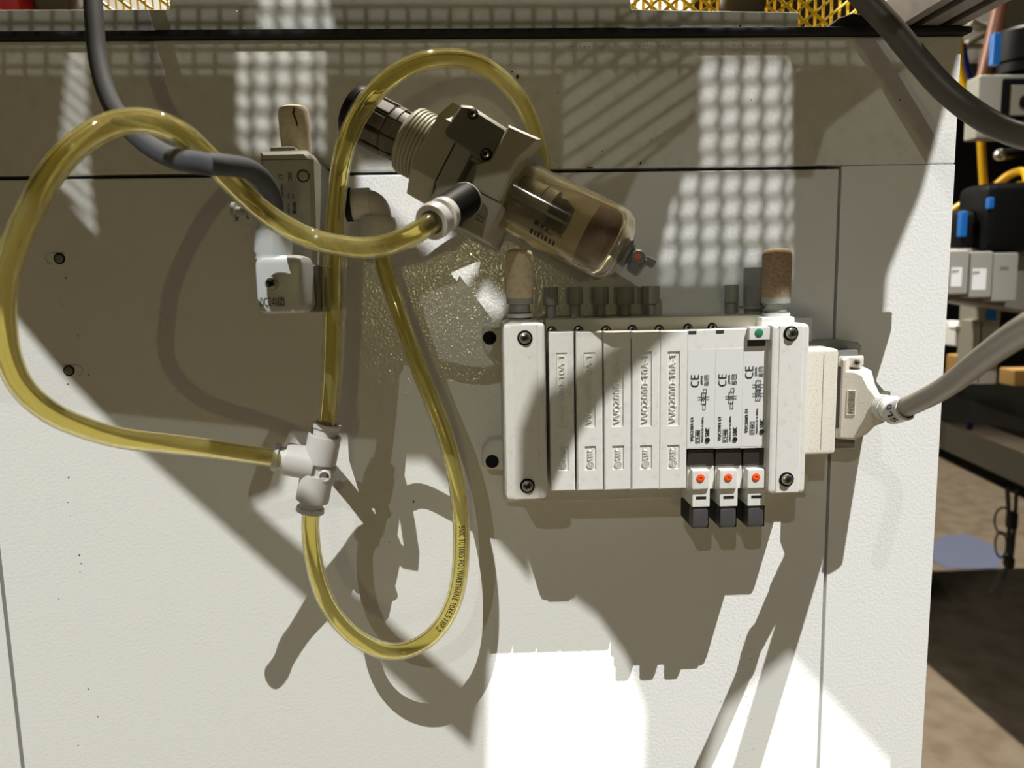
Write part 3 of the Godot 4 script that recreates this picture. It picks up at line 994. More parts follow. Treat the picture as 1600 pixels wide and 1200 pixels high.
		s = Soup.new()
		box_at(s, x0 + 1.5, 517 + dy, x0 + 14, 522 + dy, zf + 0.0003, 0.003, 0.0003)
		part("latch", s, M.grey_dark, v)

func frame_at(s: Soup, c: Vector3, tall: float, wide: float, th: float):
	for d in [-1.0, 1.0]:
		s.box(Transform3D(Basis(), c + Vector3(0, d * tall / 2, 0)), Vector3(wide + th * 2, th * 2, 0.0001), 0.00002)
		s.box(Transform3D(Basis(), c + Vector3(d * wide / 2, 0, 0)), Vector3(th * 2, tall + th * 2, 0.0001), 0.00002)

# ------------------------------------------------------------------ the connector and its cable on the right
func data_cable():
	var o := P(1316, 622, 0.034)
	var ud := Vector3(0.80, 0.0, 0.60).normalized()
	var vd := Vector3.UP
	var wd := ud.cross(vd)                     # faces left and forward
	if wd.z < 0:
		wd = -wd
	var fr := Transform3D(Basis(ud, vd, ud.cross(vd)), o)
	var t := thing("cable_connector", "beige hooded multi-pin connector plugged into the right end of the manifold", "connector", o)
	var k := 0.00037     # metres per pixel here
	var outl := PackedVector2Array()
	# outline of the hood: along the cable (u) and up (v)
	for q in [Vector2(-2, 66), Vector2(9, 68), Vector2(9, 48), Vector2(20, 48), Vector2(33, 42), Vector2(43, 22), Vector2(54, 9), Vector2(64, 8), Vector2(64, -35), Vector2(50, -42), Vector2(40, -56), Vector2(22, -66), Vector2(9, -67), Vector2(-2, -67)]:
		outl.append(Vector2(q.x * k, q.y * k))
	var s := Soup.new()
	s.prism(fr, outl, -0.020, 0.004, 0.0014)
	var hood := part("hood", s, M.cable, t)
	hood.mesh.surface_set_material(0, M.ivory_dusty)
	for d in [1.0, -1.0]:
		s = Soup.new()
		s.box(fr * Transform3D(Basis(), Vector3(8 * k, d * 60 * k, -0.006)), Vector3(34 * k, 17 * k, 0.013), 0.001)
		part("flange_ear", s, M.ivory_dusty, t)
	for d in [1.0, -1.0]:
		screw(t, fr * Vector3(20 * k, d * 60 * k, 0.0008), fr.basis.z, 0.0019, false)
	s = Soup.new()
	var bx := 12.0 * k
	for d in [-1.0, 1.0]:
		s.box(fr * Transform3D(Basis(), Vector3(16 * k + d * bx / 2, -5 * k, 0.0042)), Vector3(0.0005, 40 * k, 0.0006), 0.0002)
		s.box(fr * Transform3D(Basis(), Vector3(16 * k, -5 * k + d * 20 * k, 0.0042)), Vector3(bx, 0.0005, 0.0006), 0.0002)
	part("nameplate_rim", s, M.ivory_dusty, hood)
	text("embossed_name", "HOSO", hood, fr * Vector3(16 * k, -5 * k, 0.0043), vd, -ud, 33 * k, 7 * k, M.cover_grey, 0.0005)
	# ribbed boot
	var c0 := fr * Vector3(58 * k, -13 * k, -0.006)
	var c1 := P(1402, 641, 0.080)
	var cf := aim(c0, c1 - c0)
	var L := c0.distance_to(c1)
	s = Soup.new()
	var prof := [Vector2(0, 0), Vector2(0.0076, 0)]
	for i in 5:
		var y := L * (0.06 + 0.12 * i)
		prof.append_array([Vector2(0.0077, y), Vector2(0.0077, y + L * 0.07), Vector2(0.0069, y + L * 0.075), Vector2(0.0069, y + L * 0.115)])
	prof.append_array([Vector2(0.0068, L * 0.72), Vector2(0.0058, L), Vector2(0, L)])
	s.lathe(cf, prof, 28)
	part("strain_relief", s, M.ivory, t, 30)
	var path := curve([c0.lerp(c1, 0.9), c1, P(1430, 630, 0.100), P(1480, 603, 0.135), P(1540, 557, 0.178), P(1590, 522, 0.215), P(1640, 495, 0.25), P(1760, 440, 0.31)], 0.005)
	t = thing("data_cable", "thick grey beige cable with a number tag leading right from the manifold connector", "cable", c1)
	s = Soup.new()
	s.sweep(path, 0.0053, 20)
	var sheath := part("sheath", s, M.cable, t)
	s = Soup.new()
	var rng := RandomNumberGenerator.new()
	rng.seed = 3
	blot(s, rng, P(1557, 552, 0.1955), 0.0007, 0.0005, 0.0002)
	blot(s, rng, P(1553, 554, 0.1955), 0.0004, 0.0003, 0.0002)
	part("dark_mark", s, M.ink, sheath)
	s = Soup.new()
	var q0 := P(1393, 646, 0.0785)
	var q1 := P(1416, 639, 0.0905)
	s.lathe(aim(q0, q1 - q0), [Vector2(0.005, 0), Vector2(0.0062, 0.0002), Vector2(0.0062, q0.distance_to(q1)), Vector2(0.005, q0.distance_to(q1) + 0.0002)], 24)
	var tag := part("number_tag", s, M.fitting_grey, t)
	var ax := (q1 - q0).normalized()
	for i in 3:
		var an := 0.62 - 0.62 * i
		var vw := eye.origin - q0
		var nn := (vw - ax * vw.dot(ax)).normalized()
		var ss := nn.cross(ax)
		if ss.y < 0:
			ss = -ss
		var dirn := (nn * cos(an) + ss * sin(an)).normalized()
		var tang := (nn * -sin(an) + ss * cos(an)).normalized()
		text("digit", "015"[i], tag, q0.lerp(q1, 0.55) + dirn * 0.0063, -tang, ax, 0.0030, 0.0044, M.ink, 0.0002)

# ------------------------------------------------------------------ solenoid valve at upper left
func solenoid():
	var zf := 0.058
	var t := thing("single_solenoid_valve", "grey solenoid valve with white silencer and a DC24V plug hanging on its front", "solenoid valve", P(450, 490, 0.0))
	var s := Soup.new()
	var poly := PackedVector2Array()
	for q in [Vector2(405, 236), Vector2(478, 234), Vector2(489, 250), Vector2(497, 488), Vector2(418, 490)]:
		var w := P(q.x, q.y, zf)
		poly.append(Vector2(w.x, w.y))
	s.prism(Transform3D(), poly, 0.002, zf, 0.0022)
	box_at(s, 421, 229, 462, 240, 0.055, 0.03, 0.0012)
	var body := part("valve_body", s, M.body_grey, t)
	s = Soup.new()
	box_at(s, 407, 249, 483, 250, zf + 0.0001, 0.0006, 0.0001)
	part("seam", s, M.cover_grey, body)
	s = Soup.new()
	box_at(s, 498, 256, 518, 292, 0.008, 0.006, 0.001)
	var br := part("mounting_bracket", s, M.body_light, t)
	s = Soup.new()
	s.lathe(aim(P(508, 274, 0.0081), Vector3(0, 0, 1)), [Vector2(0.0045, -0.002), Vector2(0.0045, 0.0001), Vector2(0, 0.0001)], 20)
	part("bolt_hole", s, M.hole, br)
	silencer_plain(t)
	# manual override
	var c := P(474, 275, zf)
	s = Soup.new()
	s.lathe(aim(c, Vector3(0, 0, 1)), [Vector2(0.0034, -0.001), Vector2(0.0034, 0.0003), Vector2(0.0027, 0.0003), Vector2(0.0026, -0.0002)], 24)
	var ring := part("override_ring", s, M.ink, t)
	s = Soup.new()
	s.lathe(aim(c, Vector3(0, 0, 1)), [Vector2(0.0021, -0.001), Vector2(0.0021, 0.0006), Vector2(0.0013, 0.0007), Vector2(0.0011, 0.0002), Vector2(0.0006, 0.0002), Vector2(0.0006, 0.0006), Vector2(0, 0.0006)], 24)
	part("override_pin", s, M.body_grey, ring)
	# label print, reading upwards
	var up := Vector3.UP
	var lf := Vector3.LEFT
	var k := 2780.0
	var z := zf + 0.0001
	text("print", "CE", body, P(439, 276, z), up, lf, 8 / k, 7 / k, M.ink)
	text("print", "VP342-5D-02A", body, P(433, 312, z), up, lf, 30 / k, 5 / k, M.ink, 0.0001, true)
	text("print", "0.2-0.7MPa", body, P(441, 298, z), up, lf, 18 / k, 3 / k, M.ink)
	text("print", "PRESS.", body, P(442, 328, z), up, lf, 12 / k, 3 / k, M.ink)
	text("print", "MADE IN", body, P(451, 326, z), up, lf, 14 / k, 3 / k, M.ink)
	text("print", "JAPAN", body, P(451, 306, z), up, lf, 9 / k, 3 / k, M.ink)
	text("print", "SMC", body, P(460, 321, z), up, lf, 11 / k, 5 / k, M.ink, 0.0001, true)
	text("print", "WH", body, P(458, 307, z), up, lf, 7 / k, 2.6 / k, M.ink)
	s = Soup.new()
	logo(s, P(460, 331, z), 3.0 / k)
	frame_at(s, P(453, 275, z), 8 / k, 5 / k, 0.0001)
	s.rod(P(450, 283, z), P(456, 268, z), 0.00012, 4)
	s.rod(P(456, 283, z), P(450, 268, z), 0.00012, 4)
	part("printed_symbol", s, M.ink, body)
	# plug-in coil connector on the front
	s = Soup.new()
	var r0 := P(394, 399, 0.098)
	var r1 := P(479, 490, 0.098)
	s.box(Transform3D(Basis(), Vector3((r0.x + r1.x) / 2, (r0.y + r1.y) / 2, 0.085)), Vector3(r1.x - r0.x, r0.y - r1.y, 0.027), 0.0045)
	var plug_box := part("coil_connector", s, M.milky, t)
	screw(plug_box, P(425, 443, 0.0985), Vector3(0, 0, 1), 0.0033, false)
	text("print", "DC24V", plug_box, P(421, 471.5, 0.09865), Vector3.RIGHT, Vector3.UP, 28 / 3070.0, 12.5 / 3070.0, M.ink)
	text("print", "Z", plug_box, P(439.5, 471.5, 0.09865), Vector3.RIGHT, Vector3.UP, 4.4 / 3070.0, 9.5 / 3070.0, M.ink, 0.0001, true)
	s = Soup.new()
	frame_at(s, P(439.5, 471.5, 0.09865), 12.5 / 3070.0, 8 / 3070.0, 0.00016)
	part("print_frame", s, M.ink, plug_box)
	s = Soup.new()
	box_at(s, 478, 414, 503, 488, 0.072, 0.04, 0.002)
	part("coil_block", s, M.cover_grey, t)
	s = Soup.new()
	var g0 := P(427, 406, 0.085)
	var g1 := P(427, 346, 0.085)
	s.lathe(aim(g0, g1 - g0), [Vector2(0, 0), Vector2(0.0088, 0), Vector2(0.0084, 0.0022), Vector2(0.0094, 0.004), Vector2(0.0094, 0.0142), Vector2(0.0088, 0.0146), Vector2(0.0088, 0.0196), Vector2(0.0060, 0.0205), Vector2(0, 0.0205)], 28)
	part("cable_gland", s, M.milky, t)
	# side port plug on the left
	s = Soup.new()
	var s0 := P(404, 331, 0.045)
	var s1 := P(366, 331, 0.045)
	s.lathe(aim(s0, s1 - s0), [Vector2(0, 0), Vector2(0.003, 0), Vector2(0.003, 0.006), Vector2(0.0042, 0.006), Vector2(0.0042, 0.009), Vector2(0.0028, 0.0095), Vector2(0.0028, 0.012), Vector2(0.0052, 0.0122), Vector2(0.0052, 0.0142), Vector2(0, 0.0145)], 20)
	part("exhaust_plug", s, M.plug_grey, t)

func silencer_plain(t: Node3D):
	var a := P(462, 165, 0.036)
	var b := P(464, 240, 0.036)
	var r := 0.0085
	var h := a.y - b.y
	var f := aim(Vector3(b.x, b.y, 0.036), Vector3(-0.03, 1, 0))
	var s := Soup.new()
	s.lathe(f, [Vector2(0, 0), Vector2(r * 0.95, 0), Vector2(r, h * 0.5), Vector2(r, h - r * 0.5), Vector2(r * 0.9, h - r * 0.18), Vector2(r * 0.6, h - r * 0.04), Vector2(0, h)], 32)
	var o := part("silencer", s, M.porous, t)
	s = Soup.new()
	var rng := RandomNumberGenerator.new()
	rng.seed = 4
	for k in 9:
		blot(s, rng, P(458 + rng.randf_range(-1.5, 1.5) + k * 0.6, 170 + k * 3, 0.0448), 0.0006, 0.0012, 0.0001)
	part("rust_stain", s, M.rust, o)

# ------------------------------------------------------------------ filter regulator
func regulator():
	var o := P(818, 312, 0.066)
	var a := Vector3(0.845, -0.478, 0.24).normalized()
	var w := (Vector3(0, 0, 1) - a * a.z).normalized()
	var sd := w.cross(a)
	var F := Transform3D(Basis(a, sd, w), o)        # x along the axis to the bowl, y to the upper right, z to the viewer
	var t := thing("filter_regulator", "grey air filter regulator with amber bowl tilted across the cabinet front", "filter regulator", o)
	var mm := 0.001
	var ax := Transform3D(Basis(sd, a, sd.cross(a)), o)   # lathe frame: height along the axis
	# knob
	var s := Soup.new()
	s.lathe(ax, pr([[0, -109], [13.0, -109], [15.4, -107.5], [15.8, -105], [15.6, -100], [14.6, -99.5], [0, -99]]), 36)
	var knob := part("knob", s, M.knob_dark, t)
	s = Soup.new()
	s.lathe(ax, pr([[15.0, -109.2], [15.9, -107.8], [16.1, -104.5], [15.4, -104]]), 36)
	part("knob_rim", s, M.knob_cap, knob)
	s = Soup.new()
	s.lathe(ax, pr([[0, -100], [13.3, -100], [13.3, -84], [14.2, -83.5], [14.4, -79], [13.8, -78.6], [14.0, -72], [0, -72]]), 36)
	for k in 9:
		var an := TAU * (k + 0.3) / 9
		var rad := sd * cos(an) + w * sin(an)
		s.box(Transform3D(Basis(a, rad.cross(a), rad), o + a * -0.092 + rad * 0.0136), Vector3(0.0155, 0.0072, 0.0018), 0.0006)
	part("knob_skirt", s, M.knob_dark, knob)
	s = Soup.new()
	for k in 9:
		var an := TAU * (k + 0.8) / 9
		var rad := sd * cos(an) + w * sin(an)
		s.box(Transform3D(Basis(a, rad.cross(a), rad), o + a * -0.083 + rad * 0.0142), Vector3(0.021, 0.0007, 0.0006), 0.0002)
	part("knob_groove", s, M.hole, knob)
	# threaded bonnet
	s = Soup.new()
	var prof := [[0, -73], [17.2, -73], [18.4, -72]]
	for k in 8:
		var y := -71.0 + k * 2.2
		prof.append_array([[18.8, y], [18.8, y + 1.0], [17.5, y + 1.45], [17.5, y + 1.9]])
	prof.append_array([[18, -52], [0, -52]])
	s.lathe(ax, pr(prof), 44)
	part("threaded_bonnet", s, M.body_light, t, 30)
	# flange of eight sides and the body behind it
	s = Soup.new()
	var oct := PackedVector2Array()
	for q in [[-26, -14], [-17, -23], [17, -23], [26, -14], [26, 14], [15, 24], [-15, 24], [-27, 13]]:
		oct.append(Vector2(q[0], q[1]) * mm)
	var cross := Transform3D(Basis(sd, w, a), o)
	s.prism(cross, oct, -0.055, -0.040, 0.0008)
	part("bonnet_flange", s, M.body_light, t)
	s = Soup.new()
	for k in oct.size():
		oct[k] *= 0.985
	s.prism(cross, oct, -0.0405, -0.0395)
	part("gasket_line", s, M.ink, t)
	s = Soup.new()
	for k in oct.size():
		oct[k] *= 0.99 / 0.985
	s.prism(cross, oct, -0.0395, -0.030, 0.0008)
	s.slab(F, -0.036, -0.004, -0.029, 0.026, -0.020, 0.0195, [[-0.033, -0.0135, -0.009, 0.003, 0.008]], 0.0015)
	# port face at lower left, groove, and the block with the letter
	s.box(F * Transform3D(Basis(), Vector3(-0.0285, -0.0195, 0.018)), Vector3(0.020, 0.019, 0.012), 0.0014)
	s.box(F * Transform3D(Basis(), Vector3(-0.0095, -0.0200, 0.0185)), Vector3(0.0145, 0.0205, 0.0125), 0.0014)
	var body := part("body", s, M.body_grey, t)
	s = Soup.new()
	s.box(F * Transform3D(Basis(), Vector3(-0.0172, -0.0205, 0.0212)), Vector3(0.0022, 0.019, 0.002), 0.0004)
	part("groove", s, M.grey_mid, body)
	s = Soup.new()
	s.box(F * Transform3D(Basis(), Vector3(-0.0095, -0.0215, 0.0248)), Vector3(0.0042, 0.0032, 0.0003), 0.0001)
	var lt := part("port_mark", s, M.cover_grey, body)
	text("print", "N", lt, F * Vector3(-0.0095, -0.0215, 0.0250), a, sd, 0.0028, 0.0022, M.body_light)
	# front cover with two screws
	s = Soup.new()
	var cov := PackedVector2Array()
	for q in [[-49, 9], [-47, 25], [-42, 27], [-19, 25], [-17, 22], [-19, 5.5], [-24, 4.5], [-46, 6]]:
		cov.append(Vector2(q[0], q[1]) * mm)
	s.prism(F, cov, 0.010, 0.0245, 0.0018)
	var cover := part("front_cover", s, M.cover_grey, t)
	screw(cover, F * Vector3(-0.0385, 0.0235, 0.0246), w, 0.0022)
	screw(cover, F * Vector3(-0.0225, 0.0085, 0.0246), w, 0.0024)
	s = Soup.new()
	var fc := F * Vector3(-0.031, 0.0165, 0.0247)
	s.box(Transform3D(F.basis, fc + sd * 0.0028), Vector3(0.004, 0.0003, 0.0003), 0.0001)
	s.box(Transform3D(F.basis, fc + a * 0.002), Vector3(0.0003, 0.0056, 0.0003), 0.0001)
	s.box(Transform3D(F.basis, fc - sd * 0.0028), Vector3(0.004, 0.0003, 0.0003), 0.0001)
	part("embossed_mark", s, M.grey_mid, cover)
	# bowl guard collar
	s = Soup.new()
	var col := PackedVector2Array()
	for q in [[-19, 26.5], [-0.5, 27.5], [-6, 12.5], [-5.5, 4], [-4.5, -9.5], [-21, -9.5], [-24.5, 2], [-19, 7]]:
		col.append(Vector2(q[0], q[1]) * mm)
	s.prism(F, col, 0.0155, 0.0262, 0.0012)
	s.lathe(ax, pr([[0, -20], [22.5, -20], [23.0, -19], [23.0, -6], [22.0, -5], [19.5, -5], [19.5, -12], [0, -12]]), 40)
	part("bowl_collar", s, M.body_light, t)
	# bowl
	s = Soup.new()
	var outer := [[19.4, -12], [19.6, 0], [20.4, 30], [20.9, 49], [20.2, 54.5], [17.5, 58.5], [12, 61.5], [6, 62.6], [0, 62.8]]
	s.lathe(ax, pr(outer), 48)
	var inner := [[17.2, -11.8], [17.4, 0], [18.2, 30], [18.5, 47], [17.4, 52.5], [14.5, 55.5], [9, 57.8], [0, 58.6]]
	s.lathe(ax, pr(inner), 48, true)
	s.lathe(ax, pr([[17.2, -11.8], [19.4, -12]]), 48)
	var bowl := part("bowl", s, M.bowl, t)
	s = Soup.new()
	var wob := Transform3D(ax.basis.rotated(sd.cross(a).normalized(), 0.0), ax.origin)
	s.lathe(wob, pr([[17.6, 40], [17.7, 44], [17.6, 47.5], [16.6, 52], [14, 54.8], [8, 57], [0, 57.8]]), 40)
	s.lathe(wob, pr([[0, 55.5], [7.5, 55], [13, 52.5], [15.8, 49], [16.8, 45], [17.6, 40]]), 40)
	part("rust_sediment", s, M.sediment, bowl)
	s = Soup.new()
	s.lathe(ax, pr([[0, -12], [12.5, -12], [12.5, 10], [11.8, 10.5], [12.6, 11], [12.6, 17], [10, 17.5], [0, 17.5]]), 32)
	part("baffle", s, M.grey_mid, bowl)
	s = Soup.new()
	s.lathe(ax, pr([[0, 17.5], [9.8, 17.5], [10.4, 22], [8, 27], [0, 27]]), 32)
	part("filter_element", s, M.black, bowl)
	s = Soup.new()
	for d in [[-9.5, 14.2], [-3.0, 16.6]]:
		s.box(F * Transform3D(Basis(), Vector3(0.012, d[0] * mm, d[1] * mm)), Vector3(0.038, 0.0016, 0.0012), 0.0004)
	part("guide_rib", s, M.grey_mid, bowl)
	s = Soup.new()
	for q in [[16, -9.5, 2.2, 2.4], [19.5, -9.8, 1.6, 2.0], [22.5, -10.2, 1.4, 1.6], [15, -14.2, 1.6, 3], [17.2, -14.2, 1.0, 3], [19.2, -14.2, 1.4, 3], [21.5, -14.2, 1.0, 3], [23.5, -14.2, 1.6, 3], [26, -14.4, 1.2, 3], [28.2, -14.4, 1.2, 3]]:
		var rr := 0.02025
		var an := asin(clampf(q[1] * mm / rr, -1, 1))
		var rad := sd * sin(an) + w * cos(an)
		s.box(Transform3D(Basis(a, rad.cross(a), rad), o + a * q[0] * mm + rad * rr), Vector3(q[2] * mm, q[3] * mm, 0.0003), 0.0001)
	part("printed_mark", s, M.ink, bowl)
	# drain valve
	s = Soup.new()
	s.lathe(ax, pr([[0, 61], [7, 61], [7.4, 62], [7.4, 64.5], [4.5, 65], [4.5, 67], [0, 67]]), 28)
	s.box(F * Transform3D(Basis(Vector3(0, 0, 1), -0.15), Vector3(0.0705, -0.003, 0.001)), Vector3(0.0075, 0.010, 0.009), 0.0018)
	s.box(F * Transform3D(Basis(), Vector3(0.0755, 0.0015, 0.000)), Vector3(0.006, 0.0045, 0.006), 0.001)
	s.lathe(aim(F * Vector3(0.0695, 0.0005, 0.004), w), pr([[0, 0], [3.6, 0], [3.6, 2.4], [3.1, 2.9], [0, 2.9]]), 24)
	var dr := part("drain_cock", s, M.grey_mid, t)
	s = Soup.new()
	s.lathe(aim(F * Vector3(0.0695, 0.0005, 0.0069), w), pr([[0, 0], [1.5, 0], [1.5, 0.5], [0, 0.6]]), 20)
	part("drain_button", s, M.orange, dr)

func pr(a: Array) -> Array:
	var out := []
	for q in a:
		out.append(Vector2(q[0], q[1]) * 0.001)
	return out

# ------------------------------------------------------------------ push-in fittings
var port_mouth := Vector3.ZERO

func fittings():
	# straight fitting in the regulator port
	var b := P(729, 311, 0.094)
	var e := P(674, 348, 0.124)
	port_mouth = e
	var t := thing("straight_fitting", "black straight push-in fitting with pale release ring in the regulator port", "fitting", b)
	var f := aim(b, e - b)
	var L := b.distance_to(e)
	var s := Soup.new()
	s.lathe(f, [Vector2(0, 0), Vector2(0.0083, 0), Vector2(0.0083, L * 0.60), Vector2(0.0078, L * 0.62), Vector2(0, L * 0.62)], 36)
	part("fitting_body", s, M.black, t)
	s = Soup.new()
	s.lathe(f, [Vector2(0.007, 0), Vector2(0.0086, 0.0), Vector2(0.0086, 0.0007), Vector2(0.007, 0.0007)], 36)
	part("seal_ring", s, M.fitting_grey, t)
	s = Soup.new()
	s.lathe(f, [Vector2(0.0066, L * 0.62), Vector2(0.0082, L * 0.62), Vector2(0.0084, L * 0.66), Vector2(0.0082, L * 0.73), Vector2(0.0068, L * 0.74), Vector2(0.0068, L * 0.84), Vector2(0.0086, L * 0.85), Vector2(0.0088, L * 0.9), Vector2(0.0084, L * 1.0), Vector2(0.0058, L * 1.0), Vector2(0.0056, L * 0.8)], 36)
	part("release_ring", s, M.fitting_grey, t)
	# tee
	var z := 0.066
	var c := P(498, 729, z)
	t = thing("tee_fitting", "pale grey plastic tee fitting joining three yellow tubes", "fitting", c)
	var top := P(513, 662, z)
	var bot := P(486, 800, z)
	var axis := (top - bot).normalized()
	f = aim(c, axis)
	var lt := axis.dot(top - c)
	var lb := axis.dot(c - bot)
	s = Soup.new()
	s.lathe(f, [Vector2(0, -0.022), Vector2(0.0066, -0.022), Vector2(0.0066, 0.022), Vector2(0, 0.022)], 32)
	var lf := P(427, 716, z + 0.002)
	var bf := aim(c + axis * 0.001, lf - c)
	var lc := c.distance_to(lf)
	s.lathe(bf, [Vector2(0, 0), Vector2(0.0066, 0), Vector2(0.0066, 0.012), Vector2(0, 0.012)], 32)
	s.lathe(aim(P(511, 739, z) + Vector3(0, 0, -0.008), Vector3(0, 0, 1)), [Vector2(0.0036, 0), Vector2(0.0036, 0.0155), Vector2(0.0030, 0.016), Vector2(0.0026, 0.016), Vector2(0.0024, 0.010), Vector2(0, 0.010)], 28)
	var body := part("tee_body", s, M.fitting_grey, t)
	s = Soup.new()
	s.lathe(aim(P(511, 739, z) + Vector3(0, 0, 0.0025), Vector3(0, 0, 1)), [Vector2(0, 0), Vector2(0.00235, 0), Vector2(0.00235, 0.0003), Vector2(0, 0.0003)], 24)
	part("mounting_hole", s, M.hole, body)
	for q in [[f, lt, 1.0], [aim(c, -axis), lb, 1.0], [bf, lc, 1.0]]:
		var l: float = q[1]
		var fr: Transform3D = q[0]
		s = Soup.new()
		s.lathe(fr, [Vector2(0.006, l - 0.0225), Vector2(0.0088, l - 0.0225), Vector2(0.0091, l - 0.0215), Vector2(0.0091, l - 0.0072), Vector2(0.0088, l - 0.0066), Vector2(0.0076, l - 0.0066), Vector2(0.0074, l - 0.011)], 36)
		var sl := part("sleeve", s, M.fitting_grey, t)
		s = Soup.new()
		s.lathe(fr, [Vector2(0.0058, l - 0.010), Vector2(0.0064, l - 0.010), Vector2(0.0062, l - 0.0030), Vector2(0.0076, l - 0.0026), Vector2(0.0079, l - 0.0003), Vector2(0.0076, l), Vector2(0.0056, l), Vector2(0.0053, l - 0.001)], 36)
		part("release_ring", s, M.fitting_grey, sl)
	# elbow
	z = 0.042
	var k0 := P(541, 320, z)
	var k1 := P(583, 318, z)
	var k2 := P(592, 338, z)
	var k3 := P(591, 373, z)
	t = thing("elbow_fitting", "grey push-in elbow fitting between the solenoid valve and the looped tube", "fitting", k1)
	s = Soup.new()
	s.lathe(aim(k0, k1 - k0), [Vector2(0, 0), Vector2(0.0095, 0), Vector2(0.0095, 0.0035), Vector2(0, 0.0035)], 28)
	part("seal_ring", s, M.black, t)
	s = Soup.new()
	s.lathe(aim(k0, k1 - k0), [Vector2(0, 0.003), Vector2(0.0086, 0.003), Vector2(0.0088, 0.004), Vector2(0.0088, 0.0135), Vector2(0.0084, 0.014), Vector2(0, 0.014)], 32)
	var arc := []
	for k in 9:
		var an := PI / 2 * k / 8
		arc.append(k1 + Vector3(sin(an) * 0.0055 - 0.003, -(1 - cos(an)) * 0.0075, 0))
	arc.append(k2 + Vector3(0, -0.002, 0))
	s.sweep(arc, 0.0076, 28)
	part("elbow_body", s, M.fitting_grey, t)
	s = Soup.new()
	var l2 := k2.distance_to(k3)
	s.lathe(aim(k2, k3 - k2), [Vector2(0, 0.0005), Vector2(0.0094, 0.0005), Vector2(0.0102, 0.0025), Vector2(0.0104, 0.004), Vector2(0.0104, l2 - 0.001), Vector2(0.0098, l2), Vector2(0.0085, l2), Vector2(0.0084, l2 - 0.006)], 36)
	part("sleeve", s, M.fitting_grey, t)
	s = Soup.new()
	s.lathe(aim(k2, k3 - k2), [Vector2(0.0078, l2 - 0.005), Vector2(0.0081, l2 - 0.0005), Vector2(0.0074, l2 - 0.0002), Vector2(0.0057, l2 - 0.0004), Vector2(0.0055, l2 - 0.004)], 36)
	part("release_ring", s, M.black, t)

# ------------------------------------------------------------------ yellow tubes
func tube(called: String, label: String, pts: Array) -> Array:
	var world := []
	for q in pts:
		world.append(q if q is Vector3 else P(q[0], q[1], q[2]))
	var path := curve(world, 0.0035)
	var t := thing(called, label, "tube", world[0], "")
	var s := Soup.new()
	s.sweep(path, 0.005, 28, false, false)
	s.sweep(path, 0.00325, 20, true, false)
	var d0: Vector3 = (path[0] - path[1]).normalized()
	var n: int = path.size()
	var d1: Vector3 = (path[n - 1] - path[n - 2]).normalized()
	s.annulus(path[0], d0, 0.00325, 0.005, 28)
	s.annulus(path[n - 1], d1, 0.00325, 0.005, 28)
	part("tube_wall", s, M.tube, t, 60)
	return [t, path]

